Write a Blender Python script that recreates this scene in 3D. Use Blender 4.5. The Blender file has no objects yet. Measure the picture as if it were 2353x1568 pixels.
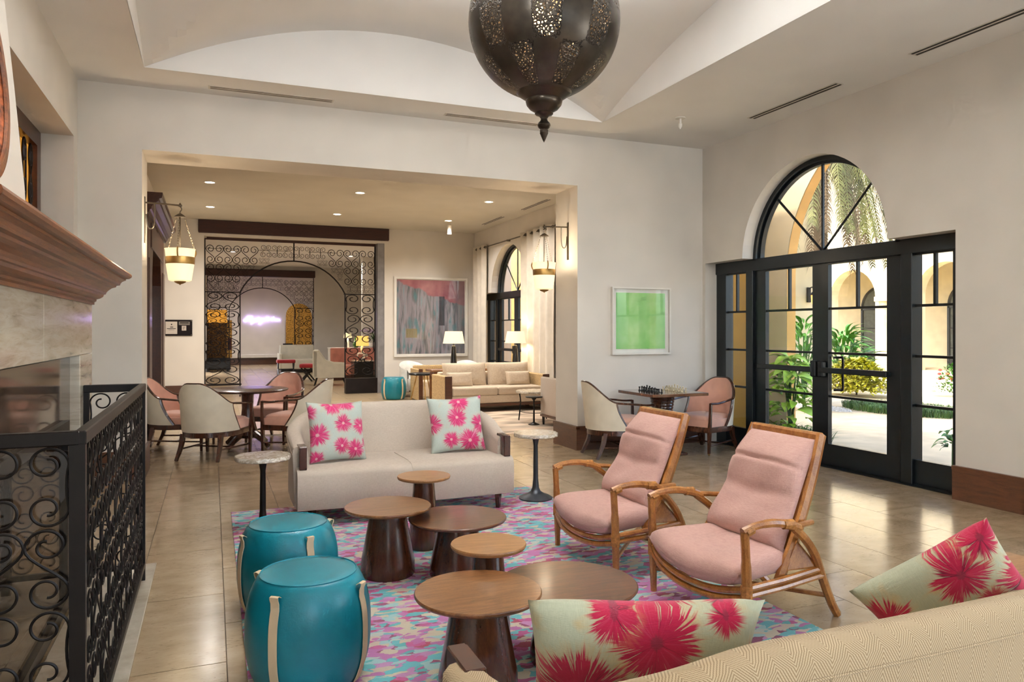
import bpy, bmesh, math, random
from mathutils import Vector, Matrix
R = math.radians
PI = math.pi
random.seed(7)
S = bpy.context.scene
C = S.collection

# ------------------------------------------------------------------ camera
cd = bpy.data.cameras.new('camera')
cam = bpy.data.objects.new('camera', cd)
C.objects.link(cam)
cam.location = (0, 0, 1.5)
cam.rotation_euler = (R(90), 0, -R(22.1))
cd.sensor_width = 36
cd.lens = 36 * 1695 / 2353
cd.shift_y = -24 / 2353
cd.clip_start = 0.05
cd.clip_end = 300
S.camera = cam

# ------------------------------------------------------------------ world, sun, exposure
W = bpy.data.worlds.new('sky')
S.world = W
W.use_nodes = True
wn = W.node_tree
wn.nodes.clear()
sky = wn.nodes.new('ShaderNodeTexSky')
sky.sky_type = 'NISHITA'
sky.sun_disc = False
sky.sun_elevation = R(52)
sky.sun_rotation = R(-60)
sky.air_density = 1.0
sky.dust_density = 3.0
bg = wn.nodes.new('ShaderNodeBackground')
bg.inputs[1].default_value = 0.4
wo = wn.nodes.new('ShaderNodeOutputWorld')
wn.links.new(sky.outputs[0], bg.inputs[0])
wn.links.new(bg.outputs[0], wo.inputs[0])


def lamp(name, kind, loc, energy, color=(1, 1, 1), rot=(0, 0, 0), parent=None, **kw):
    l = bpy.data.lights.new(name, kind)
    l.energy = energy
    l.color = color
    for k, v in kw.items():
        setattr(l, k, v)
    o = bpy.data.objects.new(name, l)
    C.objects.link(o)
    o.location = loc
    o.rotation_euler = rot
    if parent:
        o.parent = parent
    return o


lamp('sun', 'SUN', (0, 0, 30), 1.7, (1, .93, .82), (R(38), 0, R(-62)), angle=R(2))
# fill lamps added behind the viewer, set in invented window openings
WARM = (1, .93, .85)
lamp('rear_fill_light', 'AREA', (2.4, -4.6, 1.9), 75, (.88, .95, 1), (R(134), 0, 0), shape='RECTANGLE', size=6.4, size_y=2.2)
lamp('side_fill_light', 'AREA', (6.5, -1.2, 1.5), 60, (.88, .95, 1), (0, R(125), 0), shape='RECTANGLE', size=2.0, size_y=3.3)
S.view_settings.view_transform = 'Standard'
S.view_settings.look = 'None'
S.view_settings.exposure = 1.3
S.view_settings.gamma = 1
S.view_settings.use_curve_mapping = False
S.cycles.use_denoising = True
S.cycles.use_adaptive_sampling = True
S.cycles.adaptive_threshold = .11
S.cycles.adaptive_min_samples = 22
S.cycles.max_bounces = 6
S.cycles.diffuse_bounces = 3
S.cycles.glossy_bounces = 2
S.cycles.transmission_bounces = 4
S.cycles.transparent_max_bounces = 10
S.cycles.caustics_reflective = False
S.cycles.caustics_refractive = False
S.cycles.sample_clamp_indirect = 6


# ------------------------------------------------------------------ mesh builder
class MB:
    def __init__(s):
        s.v = []
        s.f = []

    def add(s, vs, fs):
        n = len(s.v)
        s.v += [tuple(p) for p in vs]
        s.f += [tuple(i + n for i in q) for q in fs]
        return s

    def box(s, x0, x1, y0, y1, z0, z1, b=0):
        if b <= 0:
            vs = [(x, y, z) for x in (x0, x1) for y in (y0, y1) for z in (z0, z1)]
            return s.add(vs, [(0, 1, 3, 2), (4, 6, 7, 5), (0, 4, 5, 1), (2, 3, 7, 6), (0, 2, 6, 4), (1, 5, 7, 3)])
        bm = bmesh.new()
        bmesh.ops.create_cube(bm, size=1)
        for v in bm.verts:
            v.co = ((x0 + x1) / 2 + v.co.x * (x1 - x0), (y0 + y1) / 2 + v.co.y * (y1 - y0), (z0 + z1) / 2 + v.co.z * (z1 - z0))
        bmesh.ops.bevel(bm, geom=bm.edges[:], offset=b, segments=3 if b > .012 else 1, profile=.5, affect='EDGES')
        bm.verts.index_update()
        s.add([v.co[:] for v in bm.verts], [[v.index for v in f.verts] for f in bm.faces])
        bm.free()
        return s

    def tube(s, pts, r, n=8, cap=True, closed=False, ry=None):
        P = [Vector(p) for p in pts]
        m = len(P)
        rr = r if isinstance(r, (list, tuple)) else [r] * m
        k0 = len(s.v)
        T = []
        for i in range(m):
            a = P[(i - 1) % m] if (closed or i) else P[i]
            b = P[(i + 1) % m] if (closed or i < m - 1) else P[i]
            t = (b - a)
            T.append(t.normalized() if t.length > 1e-9 else Vector((0, 0, 1)))
        u = T[0].orthogonal().normalized()
        if abs(T[0].z) < .95:
            u = Vector((0, 0, 1)).cross(T[0]).normalized()
        for i in range(m):
            if i:
                u = (u - T[i] * u.dot(T[i]))
                u = u.normalized() if u.length > 1e-6 else T[i].orthogonal().normalized()
            w = T[i].cross(u)
            for j in range(n):
                a = 2 * PI * j / n
                q = P[i] + u * math.cos(a) * rr[i] + w * math.sin(a) * (rr[i] if ry is None else ry)
                s.v.append(q[:])
        L = m if closed else m - 1
        for i in range(L):
            i2 = (i + 1) % m
            for j in range(n):
                j2 = (j + 1) % n
                s.f.append((k0 + i * n + j, k0 + i * n + j2, k0 + i2 * n + j2, k0 + i2 * n + j))
        if cap and not closed:
            s.f.append(tuple(k0 + j for j in reversed(range(n))))
            s.f.append(tuple(k0 + (m - 1) * n + j for j in range(n)))
        return s

    def lathe(s, prof, n=32, c=(0, 0, 0), cap=True):
        k0 = len(s.v)
        for r, z in prof:
            for j in range(n):
                a = 2 * PI * j / n
                s.v.append((c[0] + r * math.cos(a), c[1] + r * math.sin(a), c[2] + z))
        m = len(prof)
        for i in range(m - 1):
            for j in range(n):
                j2 = (j + 1) % n
                s.f.append((k0 + i * n + j, k0 + i * n + j2, k0 + (i + 1) * n + j2, k0 + (i + 1) * n + j))
        if cap:
            s.f.append(tuple(k0 + j for j in reversed(range(n))))
            s.f.append(tuple(k0 + (m - 1) * n + j for j in range(n)))
        return s

    def grid(s, fn, nu, nv, cu=False, cv=False):
        k0 = len(s.v)
        for i in range(nu):
            for j in range(nv):
                s.v.append(tuple(fn(i / (nu if cu else nu - 1), j / (nv if cv else nv - 1))))
        for i in range(nu if cu else nu - 1):
            for j in range(nv if cv else nv - 1):
                i2, j2 = (i + 1) % nu, (j + 1) % nv
                s.f.append((k0 + i * nv + j, k0 + i2 * nv + j, k0 + i2 * nv + j2, k0 + i * nv + j2))
        return s

    def prism(s, poly, fn, d0, d1):
        n = len(poly)
        vs = [fn(a, b, d0) for a, b in poly] + [fn(a, b, d1) for a, b in poly]
        fs = [tuple(range(n)), tuple(reversed(range(n, 2 * n)))]
        fs += [(i, i + n, (i + 1) % n + n, (i + 1) % n) for i in range(n)]
        return s.add(vs, fs)

    def columns(s, cols, fn, d0, d1):
        """wall slab made of columns (u, z_low, z_top); fn(u, z, d) -> point; d0, d1 are the two faces"""
        for (u0, a0, b0), (u1, a1, b1) in zip(cols, cols[1:]):
            if abs(u1 - u0) < 1e-6:
                if abs(a0 - a1) > 1e-6:
                    s.add([fn(u0, a0, d0), fn(u0, a1, d0), fn(u0, a1, d1), fn(u0, a0, d1)], [(0, 1, 2, 3)])
                continue
            vs = [fn(u0, a0, d0), fn(u1, a1, d0), fn(u1, b1, d0), fn(u0, b0, d0),
                  fn(u0, a0, d1), fn(u1, a1, d1), fn(u1, b1, d1), fn(u0, b0, d1)]
            s.add(vs, [(0, 1, 2, 3), (7, 6, 5, 4), (0, 4, 5, 1), (3, 2, 6, 7)])
        u, a, b = cols[0]
        s.add([fn(u, a, d0), fn(u, b, d0), fn(u, b, d1), fn(u, a, d1)], [(0, 1, 2, 3)])
        u, a, b = cols[-1]
        s.add([fn(u, a, d0), fn(u, b, d0), fn(u, b, d1), fn(u, a, d1)], [(3, 2, 1, 0)])
        return s

    def xf(s, M, k0=0):
        s.v[k0:] = [(M @ Vector(p))[:] for p in s.v[k0:]]
        return s

    def mesh(s, name, m, smooth=True, angle=35):
        me = bpy.data.meshes.new(name)
        me.from_pydata(s.v, [], s.f)
        me.validate()
        bm = bmesh.new()
        bm.from_mesh(me)
        bmesh.ops.recalc_face_normals(bm, faces=bm.faces[:])
        bm.to_mesh(me)
        bm.free()
        if smooth:
            me.polygons.foreach_set('use_smooth', [True] * len(me.polygons))
            me.set_sharp_from_angle(angle=R(angle))
        if m:
            me.materials.append(m)
        return me

    def build(s, name, m, parent=None, loc=(0, 0, 0), rz=0, smooth=True, angle=35):
        return put(name, s.mesh(name, m, smooth, angle), parent, loc, rz)


def put(name, me, parent=None, loc=(0, 0, 0), rot=0, scale=None):
    o = bpy.data.objects.new(name, me)
    C.objects.link(o)
    o.parent = parent
    o.location = loc
    o.rotation_euler = rot if isinstance(rot, (tuple, list)) else (0, 0, rot)
    if scale:
        o.scale = scale if isinstance(scale, (tuple, list)) else (scale,) * 3
    return o


def tag(o, label, cat, group=None, kind=None):
    if label:
        o['label'] = label
    if cat:
        o['category'] = cat
    if group:
        o['group'] = group
    if kind:
        o['kind'] = kind
    return o


def thing(name, label, cat, loc=(0, 0, 0), rz=0, group=None):
    o = put(name, None, None, loc, rz)
    o.empty_display_size = .1
    return tag(o, label, cat, group)


def struct(name, o=None, label=None, cat=None):
    if o is None:
        o = put(name, None)
        o.empty_display_size = .1
    o['kind'] = 'structure'
    if label:
        o['label'] = label
    if cat:
        o['category'] = cat
    return o


def dup(root, loc, rz=None, label=None, parent=None):
    r = root.copy()
    C.objects.link(r)
    r.location = loc
    if rz is not None:
        r.rotation_euler = (0, 0, rz)
    if label:
        r['label'] = label
    if parent is not None:
        r.parent = parent
    for ch in list(root.children):
        dup(ch, ch.location, None, None, r)
    return r


def arc(cx, cz, r, a0, a1, n):
    return [(cx + r * math.cos(R(a0 + (a1 - a0) * i / n)), cz + r * math.sin(R(a0 + (a1 - a0) * i / n))) for i in range(n + 1)]


def spline(pts, n=8):
    """Catmull-Rom through points"""
    P = [Vector(p) for p in pts]
    out = []
    for i in range(len(P) - 1):
        p0 = P[i - 1] if i else P[0] * 2 - P[1]
        p3 = P[i + 2] if i + 2 < len(P) else P[-1] * 2 - P[-2]
        p1, p2 = P[i], P[i + 1]
        for k in range(n):
            t = k / n
            out.append(.5 * ((2 * p1) + (p2 - p0) * t + (2 * p0 - 5 * p1 + 4 * p2 - p3) * t * t + (3 * p1 - p0 - 3 * p2 + p3) * t ** 3))
    out.append(P[-1])
    return out


# ------------------------------------------------------------------ materials
def lin(c):
    if isinstance(c, str):
        c = tuple(int(c[i:i + 2], 16) / 255 for i in (0, 2, 4))
    return tuple(x / 12.92 if x <= .04045 else ((x + .055) / 1.055) ** 2.4 for x in c[:3]) + (1,)


class NT:
    def __init__(s, name):
        s.m = bpy.data.materials.new(name)
        s.m.use_nodes = True
        s.t = s.m.node_tree
        s.t.nodes.clear()
        s.out = s.n('ShaderNodeOutputMaterial')

    def n(s, t, **kw):
        nd = s.t.nodes.new(t)
        for k, v in kw.items():
            setattr(nd, k, v)
        return nd

    def set(s, sock, v):
        if hasattr(v, 'is_output') or isinstance(v, bpy.types.NodeSocket):
            s.t.links.new(v, sock)
        else:
            sock.default_value = v

    def math(s, op, a, b=0.0, c=0.0, clamp=False):
        nd = s.n('ShaderNodeMath', operation=op, use_clamp=clamp)
        s.set(nd.inputs[0], a)
        s.set(nd.inputs[1], b)
        s.set(nd.inputs[2], c)
        return nd.outputs[0]

    def coord(s, kind='Object', scale=(1, 1, 1), rot=(0, 0, 0), loc=(0, 0, 0)):
        if kind == 'World':
            src = s.n('ShaderNodeNewGeometry').outputs['Position']
        else:
            src = s.n('ShaderNodeTexCoord').outputs[kind]
        mp = s.n('ShaderNodeMapping')
        s.set(mp.inputs[0], src)
        mp.inputs['Location'].default_value = loc
        mp.inputs['Rotation'].default_value = rot
        mp.inputs['Scale'].default_value = scale
        return mp.outputs[0]

    def noise(s, vec, scale, detail=3, rough=.55, dist=0.0, col=False):
        nd = s.n('ShaderNodeTexNoise')
        s.set(nd.inputs['Vector'], vec)
        s.set(nd.inputs['Scale'], scale)
        nd.inputs['Detail'].default_value = detail
        nd.inputs['Roughness'].default_value = rough
        nd.inputs['Distortion'].default_value = dist
        return nd.outputs['Color' if col else 'Fac']

    def ramp(s, fac, stops, const=False):
        nd = s.n('ShaderNodeValToRGB')
        e = nd.color_ramp.elements
        if const:
            nd.color_ramp.interpolation = 'CONSTANT'
        while len(e) < len(stops):
            e.new(.5)
        for el, (p, c) in zip(e, stops):
            el.position = p
            el.color = c if len(c) == 4 and not isinstance(c, str) else lin(c)
        s.set(nd.inputs[0], fac)
        return nd.outputs[0]

    def mix(s, fac, a, b, mode='MIX'):
        nd = s.n('ShaderNodeMix', data_type='RGBA', blend_type=mode)
        s.set(nd.inputs[0], fac)
        s.set(nd.inputs[6], a)
        s.set(nd.inputs[7], b)
        return nd.outputs[2]

    def bump(s, h, strength=.3, dist=.01):
        nd = s.n('ShaderNodeBump')
        nd.inputs['Strength'].default_value = strength
        nd.inputs['Distance'].default_value = dist
        s.set(nd.inputs['Height'], h)
        return nd.outputs[0]

    def bsdf(s, col, rough=.5, metal=0.0, normal=None, spec=.5, coat=0.0, sheen=0.0, emit=None, estr=0.0, trans=0.0, sss=0):
        b = s.n('ShaderNodeBsdfPrincipled')
        s.set(b.inputs['Base Color'], col)
        s.set(b.inputs['Roughness'], rough)
        s.set(b.inputs['Metallic'], metal)
        b.inputs['Specular IOR Level'].default_value = spec
        b.inputs['Coat Weight'].default_value = coat
        b.inputs['Coat Roughness'].default_value = .15
        b.inputs['Sheen Weight'].default_value = sheen
        b.inputs['Transmission Weight'].default_value = trans
        if normal is not None:
            s.set(b.inputs['Normal'], normal)
        if emit is not None:
            s.set(b.inputs['Emission Color'], emit)
            b.inputs['Emission Strength'].default_value = estr
        return b.outputs[0]

    def done(s, shader):
        s.t.links.new(shader, s.out.inputs[0])
        return s.m


def plain(name, c, rough=.6, metal=0.0, var=.08, scale=6, bump=0.0, bscale=60, spec=.4, coat=0.0, sheen=0.0, kind='Object', stretch=(1, 1, 1), rvar=0.0):
    t = NT(name)
    v = t.coord(kind, stretch)
    f = t.noise(v, scale, 1 if kind == 'World' else 2)
    base = lin(c)
    lo = tuple(x * (1 - var * 2) for x in base[:3]) + (1,)
    hi = tuple(min(1, x * (1 + var * 2)) for x in base[:3]) + (1,)
    col = t.ramp(f, [(.3, lo), (.7, hi)])
    nrm = t.bump(t.noise(v, bscale, 1), bump, .004) if bump else None
    rg = rough if not rvar else t.math('MULTIPLY_ADD', f, rvar, rough - rvar / 2)
    return t.done(t.bsdf(col, rg, metal, nrm, spec, coat, sheen))


def wood(name, c0, c1, rough=.35, axis=(14, 14, 1.2), coat=.2, scale=3, kind='Object'):
    t = NT(name)
    v = t.coord(kind, axis)
    f = t.noise(v, scale, 3, .6, .8)
    g = t.noise(t.coord(kind, tuple(a * 4 for a in axis)), scale * 3, 1)
    col = t.ramp(t.math('MULTIPLY_ADD', g, .35, t.math('MULTIPLY', f, .65)), [(.3, c0), (.65, c1)])
    return t.done(t.bsdf(col, rough, 0, None, .5, coat))


def weave(name, c, c2, scale=300, rough=.9, bump=.3, slub=.5, sheen=.15):
    t = NT(name)
    a = t.noise(t.coord('Object', (1, 1, 12)), scale / 12, 2)
    b = t.noise(t.coord('Object', (12, 12, 1)), scale / 12, 2)
    f = t.math('ADD', t.math('MULTIPLY', a, .5), t.math('MULTIPLY', b, .5))
    g = t.noise(t.coord('Object'), 5, 2)
    col = t.mix(t.math('MULTIPLY_ADD', g, .2, -.1), t.ramp(f, [(.5 - slub * .3, c2), (.5 + slub * .3, c)]), (1, 1, 1, 1), 'OVERLAY')
    return t.done(t.bsdf(col, rough, 0, t.bump(f, bump, .003), .2, 0, sheen))


def emission(name, c, strength):
    t = NT(name)
    e = t.n('ShaderNodeEmission')
    e.inputs[0].default_value = lin(c)
    e.inputs[1].default_value = strength
    return t.done(e.outputs[0])


def glass(name, tint=(1, 1, 1, 1), refl=1.0, rough=.0):
    t = NT(name)
    tr = t.n('ShaderNodeBsdfTransparent')
    tr.inputs[0].default_value = tint
    gl = t.n('ShaderNodeBsdfGlossy')
    gl.inputs['Roughness'].default_value = rough
    ge = t.n('ShaderNodeNewGeometry')
    dt = t.n('ShaderNodeVectorMath', operation='DOT_PRODUCT')
    t.set(dt.inputs[0], ge.outputs['Incoming'])
    t.set(dt.inputs[1], ge.outputs['Normal'])
    fr = t.math('MULTIPLY_ADD', t.math('POWER', t.math('SUBTRACT', 1.0, t.math('ABSOLUTE', dt.outputs['Value'])), 5.0), .92, .04)
    mx = t.n('ShaderNodeMixShader')
    t.set(mx.inputs[0], t.math('MULTIPLY', fr, refl))
    t.t.links.new(tr.outputs[0], mx.inputs[1])
    t.t.links.new(gl.outputs[0], mx.inputs[2])
    return t.done(mx.outputs[0])


def M_tile():
    t = NT('travertine')
    pos = t.coord('World', (1, 1, 1))
    rnd = t.n('ShaderNodeObjectInfo').outputs['Random']
    off = t.n('ShaderNodeCombineXYZ')
    t.set(off.inputs[0], t.math('MULTIPLY', rnd, 37))
    t.set(off.inputs[1], t.math('MULTIPLY', rnd, 91))
    ad = t.n('ShaderNodeVectorMath', operation='ADD')
    t.set(ad.inputs[0], pos)
    t.set(ad.inputs[1], off.outputs[0])
    mp = t.n('ShaderNodeMapping')
    t.set(mp.inputs[0], ad.outputs[0])
    mp.inputs['Scale'].default_value = (2.2, 3.4, 1)
    a = t.noise(mp.outputs[0], 1.8, 4, .62)
    base = t.ramp(a, [(.3, '9A8365'), (.5, 'A89173'), (.7, 'B49E81')])
    tone = t.math('MULTIPLY_ADD', rnd, .16, .92)
    base = t.mix(1.0, base, t.ramp(tone, [(0, (0, 0, 0, 1)), (1, (1, 1, 1, 1))]), 'MULTIPLY')
    mp2 = t.n('ShaderNodeMapping')
    t.set(mp2.inputs[0], ad.outputs[0])
    mp2.inputs['Scale'].default_value = (5, 14, 1)
    p = t.noise(mp2.outputs[0], 5, 3, .65)
    big = t.noise(mp2.outputs[0], .5, 0)
    pits = t.ramp(t.math('MULTIPLY_ADD', big, .25, p), [(.72, (0, 0, 0, 1)), (.80, (1, 1, 1, 1))])
    col = t.mix(t.math('MULTIPLY', pits, .55), base, lin('7D664C'))
    return t.done(t.bsdf(col, t.math('MULTIPLY_ADD', a, .1, .13), 0, None, .7, .0))


def M_rug():
    t = NT('rug_pile')
    v = t.coord('World', (1, 1.9, 1))
    d = t.n('ShaderNodeVectorMath', operation='SCALE')
    t.set(d.inputs[0], t.noise(v, 9, 3, .6, 0, True))
    d.inputs['Scale'].default_value = .11
    ad = t.n('ShaderNodeVectorMath', operation='ADD')
    t.set(ad.inputs[0], v)
    t.set(ad.inputs[1], d.outputs[0])
    vo = t.n('ShaderNodeTexVoronoi', feature='F1')
    t.set(vo.inputs['Vector'], ad.outputs[0])
    vo.inputs['Scale'].default_value = 14
    sp = t.n('ShaderNodeSeparateColor')
    t.set(sp.inputs[0], vo.outputs['Color'])
    zone = t.noise(t.coord('World', (1, 1.3, 1), loc=(3, 1, 0)), 1.5, 2)
    k = t.math('ADD', t.math('MULTIPLY', sp.outputs[0], .75), t.math('MULTIPLY_ADD', zone, 1.0, -.27), 0, True)
    cold = t.ramp(k, [(0, '1F8FA0'), (.08, '48B0BA'), (.18, 'CBD4CB'), (.26, '5FBCC6'), (.36, 'D9CDB6'), (.45, 'A9D3D2'), (.52, 'BE6FAE'), (.61, 'D9C7B4'), (.67, 'C88DC0'), (.74, '84275C'), (.79, '4FAFB4'), (.86, 'BE4A8C'), (.95, 'A02A50')], True)
    cold = t.mix(t.math('MULTIPLY', t.noise(t.coord('World'), 60, 3), .2), cold, lin('C9B7A6'))
    return t.done(t.bsdf(cold, .95, 0, t.bump(t.noise(t.coord('World'), 350, 2), .5, .004), .1, 0, .2))


def M_marble(name, c, vein, scale=6, rough=.15, coat=.3):
    t = NT(name)
    v = t.coord('Object')
    n = t.noise(v, scale, 6, .65, 1.4)
    col = t.ramp(n, [(.38, c), (.5, vein), (.56, c), (.8, c)])
    return t.done(t.bsdf(col, rough, 0, None, .5, coat))


def M_floral(name, bgc, k1, k2, gold, flowers, fs=.8, hi='D98FA8', corec='E6C9BE'):
    """embroidered burst flowers on a woven ground; flowers: (x, y, radius) in cushion units -1..1"""
    t = NT(name)
    uv = t.n('ShaderNodeTexCoord').outputs['Object']
    sp = t.n('ShaderNodeSeparateXYZ')
    t.set(sp.inputs[0], uv)
    X, Y = t.math('MULTIPLY', sp.outputs[0], 4.0), t.math('MULTIPLY', sp.outputs[1], 4.0)
    col = t.mix(t.noise(t.coord('Object', (60, 10, 10)), 6, 3), lin(bgc), tuple(min(1, x * .72) for x in lin(bgc)[:3]) + (1,))
    gmask = t.ramp(t.noise(t.coord('Object', loc=(2, 5, 1)), 9, 2), [(.6, (0, 0, 0, 1)), (.7, (1, 1, 1, 1))])
    thread = t.noise(t.coord('Object', (10, 70, 10)), 9, 2)
    col = t.mix(t.math('MULTIPLY', gmask, t.math('MULTIPLY', thread, .8)), col, lin(gold))
    for i, (fx, fy, fr) in enumerate(flowers):
        fr = fr * fs
        dx, dy = t.math('SUBTRACT', X, fx), t.math('SUBTRACT', Y, fy)
        r = t.math('SQRT', t.math('ADD', t.math('MULTIPLY', dx, dx), t.math('MULTIPLY', dy, dy)))
        an = t.math('ARCTAN2', dy, dx)
        cv = t.n('ShaderNodeCombineXYZ')
        t.set(cv.inputs[0], t.math('MULTIPLY', an, 16))
        t.set(cv.inputs[1], t.math('MULTIPLY', r, 2.0))
        cv.inputs[2].default_value = i * 7.3
        st = t.noise(cv.outputs[0], 1.0, 2, .6)
        cb = t.n('ShaderNodeCombineXYZ')
        t.set(cb.inputs[0], t.math('MULTIPLY', an, 1.9))
        cb.inputs[2].default_value = i * 3.1
        pet = t.noise(cb.outputs[0], 1.2, 1)
        edge = t.math('MULTIPLY', t.math('ADD', t.math('MULTIPLY', st, 1.1), t.math('MULTIPLY_ADD', pet, .9, -.02)), fr)
        mask = t.math('MULTIPLY', t.math('SUBTRACT', edge, r), 16, 0, True)
        thread = t.math('GREATER_THAN', st, t.math('MULTIPLY_ADD', t.math('DIVIDE', r, fr), .28, .22))
        mask = t.math('MULTIPLY', mask, t.math('MULTIPLY_ADD', thread, .85, .15))
        tone = t.math('ADD', t.math('MULTIPLY', st, .9), t.math('MULTIPLY_ADD', pet, 1.1, -.5))
        pc = t.ramp(tone, [(.2, k2), (.42, k1), (.62, k1), (.82, hi)])
        core = t.math('LESS_THAN', r, t.math('MULTIPLY', st, fr * .3))
        pc = t.mix(t.math('MULTIPLY', core, .7), pc, lin(corec))
        halo = t.math('MULTIPLY', t.math('SUBTRACT', t.math('MULTIPLY', t.math('ADD', st, .75), fr), r), 9, 0, True)
        col = t.mix(t.math('MULTIPLY', halo, t.math('MULTIPLY', pet, .55)), col, lin(gold))
        col = t.mix(mask, col, pc)
    h = t.noise(t.coord('Object', (8, 60, 8)), 12, 2)
    return t.done(t.bsdf(col, .85, 0, t.bump(h, .3, .003), .25, 0, .2))


def M_herring():
    t = NT('herringbone_fabric')
    sp = t.n('ShaderNodeSeparateXYZ')
    t.set(sp.inputs[0], t.n('ShaderNodeTexCoord').outputs['Object'])
    u = sp.outputs[0]
    v = t.math('SUBTRACT', sp.outputs[2], sp.outputs[1])
    z = t.math('PINGPONG', u, .045)
    ph = t.math('FRACT', t.math('MULTIPLY', t.math('MULTIPLY_ADD', z, 1.6, v), 95))
    st = t.math('PINGPONG', t.math('MULTIPLY', ph, 2), 1.0)
    fine = t.math('FRACT', t.math('MULTIPLY', u, 260))
    m = t.math('MULTIPLY_ADD', fine, .25, t.math('MULTIPLY', st, .75))
    col = t.ramp(m, [(.2, '8A7151'), (.6, 'BFA988')])
    return t.done(t.bsdf(col, .9, 0, t.bump(m, .25, .003), .2, 0, .15))


def M_perforated():
    t = NT('pierced_bronze')
    v = t.coord('Object')
    sp = t.n('ShaderNodeSeparateXYZ')
    t.set(sp.inputs[0], v)
    an = t.math('ARCTAN2', sp.outputs[1], sp.outputs[0])
    z = sp.outputs[2]
    # pointed medallions in alternating rows
    a8 = t.math('MULTIPLY', t.math('COSINE', t.math('MULTIPLY', an, 8)), t.math('SINE', t.math('MULTIPLY', z, 13)))
    lace = t.noise(v, 26, 3, .6, 2.2)
    medal = t.math('MULTIPLY_ADD', lace, .5, t.math('SUBTRACT', a8, .12))
    zone = t.ramp(medal, [(.26, (0, 0, 0, 1)), (.3, (1, 1, 1, 1))])
    rim = t.ramp(medal, [(.16, (0, 0, 0, 1)), (.19, (1, 1, 1, 1)), (.23, (1, 1, 1, 1)), (.26, (0, 0, 0, 1))])
    vo = t.n('ShaderNodeTexVoronoi', feature='DISTANCE_TO_EDGE')
    t.set(vo.inputs['Vector'], v)
    vo.inputs['Scale'].default_value = 62
    hole = t.math('MULTIPLY', zone, t.math('GREATER_THAN', vo.outputs['Distance'], .27))
    base = t.ramp(t.noise(v, 4, 4), [(.3, '34302C'), (.6, '564E45'), (.8, '75695A')])
    base = t.mix(t.math('MULTIPLY', rim, .7), base, lin('191512'))
    hgt = t.math('SUBTRACT', t.math('MULTIPLY', zone, t.math('MULTIPLY', vo.outputs['Distance'], -2)), t.math('MULTIPLY', rim, .5))
    met = t.bsdf(base, t.math('MULTIPLY_ADD', t.noise(v, 7, 3), .2, .22), .85, t.bump(hgt, .6, .006))
    tr = t.n('ShaderNodeBsdfTransparent')
    mx = t.n('ShaderNodeMixShader')
    t.set(mx.inputs[0], hole)
    t.t.links.new(met, mx.inputs[1])
    t.t.links.new(tr.outputs[0], mx.inputs[2])
    return t.done(mx.outputs[0])


def M_shade(name, c, e, strength):
    t = NT(name)
    lw = t.n('ShaderNodeEmission')
    lw.inputs[0].default_value = lin(e)
    lw.inputs[1].default_value = strength
    df = t.bsdf(lin(c), .8)
    ad = t.n('ShaderNodeAddShader')
    t.t.links.new(lw.outputs[0], ad.inputs[0])
    t.t.links.new(df, ad.inputs[1])
    return t.done(ad.outputs[0])


def M_painting():
    t = NT('abstract_painting')
    v = t.coord('Object')
    sp = t.n('ShaderNodeSeparateXYZ')
    t.set(sp.inputs[0], v)
    x, z = sp.outputs[0], sp.outputs[2]
    n1 = t.noise(t.coord('Object', (1, 1, 1)), 2.6, 4)
    st = t.noise(t.coord('Object', (5, 1, .6)), 2.2, 4, .6, .5)
    blur = t.noise(t.coord('Object', (3.2, 1, .9), loc=(4, 0, 2)), 2.0, 3)
    grey = t.ramp(st, [(.25, '33363B'), (.42, '6B6D73'), (.55, '9C9299'), (.68, '7F98A0'), (.8, 'B8B2B2')])
    grey = t.mix(t.ramp(blur, [(.56, (0, 0, 0, 1)), (.64, (.8, .8, .8, 1))]), grey, lin('4F7F86'))
    # rose sky wedge above a sloping ridge
    ridge = t.math('ADD', z, t.math('MULTIPLY_ADD', x, .35, t.math('MULTIPLY_ADD', n1, -.35, -.36)))
    rose = t.ramp(t.noise(t.coord('Object'), 3, 3), [(.3, '8C4A55'), (.7, 'C07D80')])
    col = t.mix(t.ramp(ridge, [(.0, (0, 0, 0, 1)), (.04, (1, 1, 1, 1))]), grey, rose)
    dk = t.math('MULTIPLY', t.math('LESS_THAN', t.math('ABSOLUTE', t.math('SUBTRACT', x, .27)), .07), t.math('LESS_THAN', t.math('ABSOLUTE', t.math('SUBTRACT', z, .15)), .36))
    col = t.mix(t.math('MULTIPLY', dk, .8), col, lin('2A2A30'))
    yl = t.math('MULTIPLY', t.math('LESS_THAN', t.math('ABSOLUTE', t.math('ADD', x, .5)), .14), t.math('LESS_THAN', t.math('ABSOLUTE', t.math('ADD', z, .4)), .11))
    col = t.mix(t.math('MULTIPLY', yl, .7), col, lin('8A7A3C'))
    sd = t.ramp(x, [(.55, (0, 0, 0, 1)), (.66, (1, 1, 1, 1))])
    col = t.mix(t.math('MULTIPLY', sd, .55), col, lin('565A62'))
    return t.done(t.bsdf(col, .25, 0, None, .5, .4))


def M_green():
    t = NT('green_print')
    v = t.coord('Object')
    sp = t.n('ShaderNodeSeparateXYZ')
    t.set(sp.inputs[0], v)
    n = t.noise(v, 3, 3)
    col = t.ramp(n, [(.3, '7FCB63'), (.55, 'A3DB84'), (.8, 'C3E79E')])
    edge = t.ramp(t.math('ABSOLUTE', sp.outputs[0]), [(.2, (0, 0, 0, 1)), (.36, (1, 1, 1, 1))])
    col = t.mix(t.math('MULTIPLY', edge, .6), col, lin('7CC878'))
    return t.done(t.bsdf(col, .15, 0, None, .5, .6))


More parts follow.
